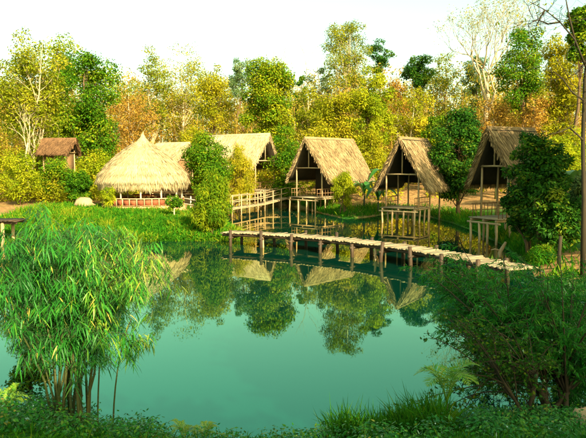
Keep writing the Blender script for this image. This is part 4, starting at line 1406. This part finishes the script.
# banana plants
def banana(label, px, py, D, h, nf, seed, tm=0.5):
    rng = np.random.default_rng(seed)
    b = ray_at(px, py, D)
    root = tag(empty('banana_plant', (b[0], D, gz(b[0], D))), label, 'banana plant')
    Geo().tube([(0, 0, -.2), (0.02, 0, h * 0.4)], [0.1, 0.06], 7).build('stem', M['culm'], root, smooth=True)
    for k in range(nf):
        a = 2 * math.pi * (k + 0.5 * rng.random()) / nf
        out = np.array((math.cos(a), math.sin(a), 0))
        l_ = h * (0.6 + 0.25 * rng.random())
        p0 = np.array((0, 0, h * 0.4))
        pts = bez(p0, p0 + out * l_ * .25 + np.array((0, 0, l_ * 1.0)), p0 + out * l_ * .95 + np.array((0, 0, l_ * (.05 + .3 * rng.random()))), 9)
        sd_ = np.array((-out[1], out[0], 0.0))
        w = 0.095 * h * np.array([0.08, .3, .8, 1, 1, .95, .8, .5, .05])
        g = Geo()
        up = np.array((0, 0, 1.0))
        Vv = np.concatenate([pts - sd_ * w[:, None] + up * w[:, None] * .25, pts, pts + sd_ * w[:, None] + up * w[:, None] * .25])
        i = np.arange(8)
        g.add(Vv, np.concatenate([np.stack([i, i + 1, i + 10, i + 9], 1), np.stack([i + 9, i + 10, i + 19, i + 18], 1)]), tm + rng.normal() * .12)
        g.build('leaf', M['banana'], root, smooth=True)


banana('dark banana plant right of the feathery shrub beside the middle stilt hut', 364, 206, 50, 2.6, 7, 1, .35)
banana('banana plant close to the left of the narrow stilt hut', 378, 208, 49, 2.4, 7, 2, .3)
banana('tall banana plant behind the left eave of the narrow stilt hut', 386, 195, 55, 3.2, 8, 3, .35)
banana('yellow-green banana plant above the roof of the shaded stilt hut', 497, 140, 54, 4.6, 9, 4, .85)
banana('bright banana plant behind and right of the shaded stilt hut ridge', 514, 140, 53, 4.8, 9, 5, .9)
banana('pale banana plant at the right edge under the golden tree', 574, 225, 33, 3.4, 8, 6, .7)

# bright low plants on the right bank
tree_px(541, 23.5, 246, 30, 'bright green low plant at the right end of the walkway', name='shrub', leafmat='grass', barkmat='bark', **{**BUSH, 'n_cl': 26, 'n_lf': 120, 'ln': 0.2, 'wd': 0.03})

# thin trunk and overhanging bare branches at the right edge
def edge_tree():
    rng = np.random.default_rng(5)
    D = 20.0
    b = ray_at(584, 250, D)
    root = tag(empty('slender_tree', (b[0], D, gz(b[0], D))), 'slender brown tree at the right edge with bare twigs hanging into view', 'tree')
    org = np.array((b[0], D, gz(b[0], D)))
    T, tips = Geo(), []
    P = [np.array((0, 0, -.3))] + [ray_at(x, y, D) - org for x, y in ((584, 200), (583, 140), (585, 80), (592, 20), (598, -40), (610, -90))]
    T.tube(P, [0.09, 0.07, 0.062, 0.058, 0.05, 0.04, 0.025], 8)
    for path in (((587, 70), (575, 40), (560, 22), (545, 10), (530, 2)), ((575, 40), (570, 20), (566, 0), (560, -20)), ((583, 140), (570, 128), (560, 132), (545, 136)),
                 ((545, 10), (540, 18), (536, 26)), ((560, 22), (548, 24), (538, 20), (528, 24)), ((586, 60), (578, 72), (568, 78)), ((597, -30), (570, -14), (548, -4), (528, 6)),
                 ((583, 100), (572, 92), (562, 78), (552, 70)), ((584, 125), (590, 100), (600, 90))):
        q = np.array([ray_at(x, y, D + rng.normal() * .25) - org for x, y in path])
        T.tube(q, np.linspace(0.035, 0.008, len(q)), 5)
        for k in range(9):
            i = 1 + rng.integers(len(q) - 1)
            d = unit(1, rng)[0]
            grow(T, tips, q[i], d, 0.5 + .3 * rng.random(), 0.008, 1, rng, .7, 0.02, 4)
    T.build('trunk', M['dark_bark'], root, smooth=True)
    C = Geo()
    pp = np.array([t[0] for t in tips])
    pp = pp[rng.random(len(pp)) < 0.55]
    n = len(pp)
    C.leaves(pp, unit(n, rng) + np.array((0, 0, -.6)), unit(n, rng), 0.13, 0.06, rng.random(n))
    C.build('crown', M['olive'], root)


edge_tree()

# trees beyond the right edge and behind the viewer, whose shade falls on the right bank and the foreground
SH = dict(n_cl=75, cl_r=0.19, n_lf=170, ln=0.42, wd=0.26, twigs=False)
for k, (x, y, h, w, lab) in enumerate((
        (16.5, 19, 13.5, 8, 'tall shade tree on the right bank just out of view beside the shaded stilt hut'),
        (20.0, 24, 15.5, 8.5, 'second shade tree further along the right bank, out of view'),
        (9.5, -1.5, 8.0, 6, 'shade tree to the right of the viewer out of view'),
        (4.0, -3.6, 5.3, 5, 'shade tree behind the viewer on the right, out of view'))):
    make_tree('shade_tree', lab, (x, y, gz(x, y)), h, w, 'green', 'bark', 900 + k, base=0.25, **SH)
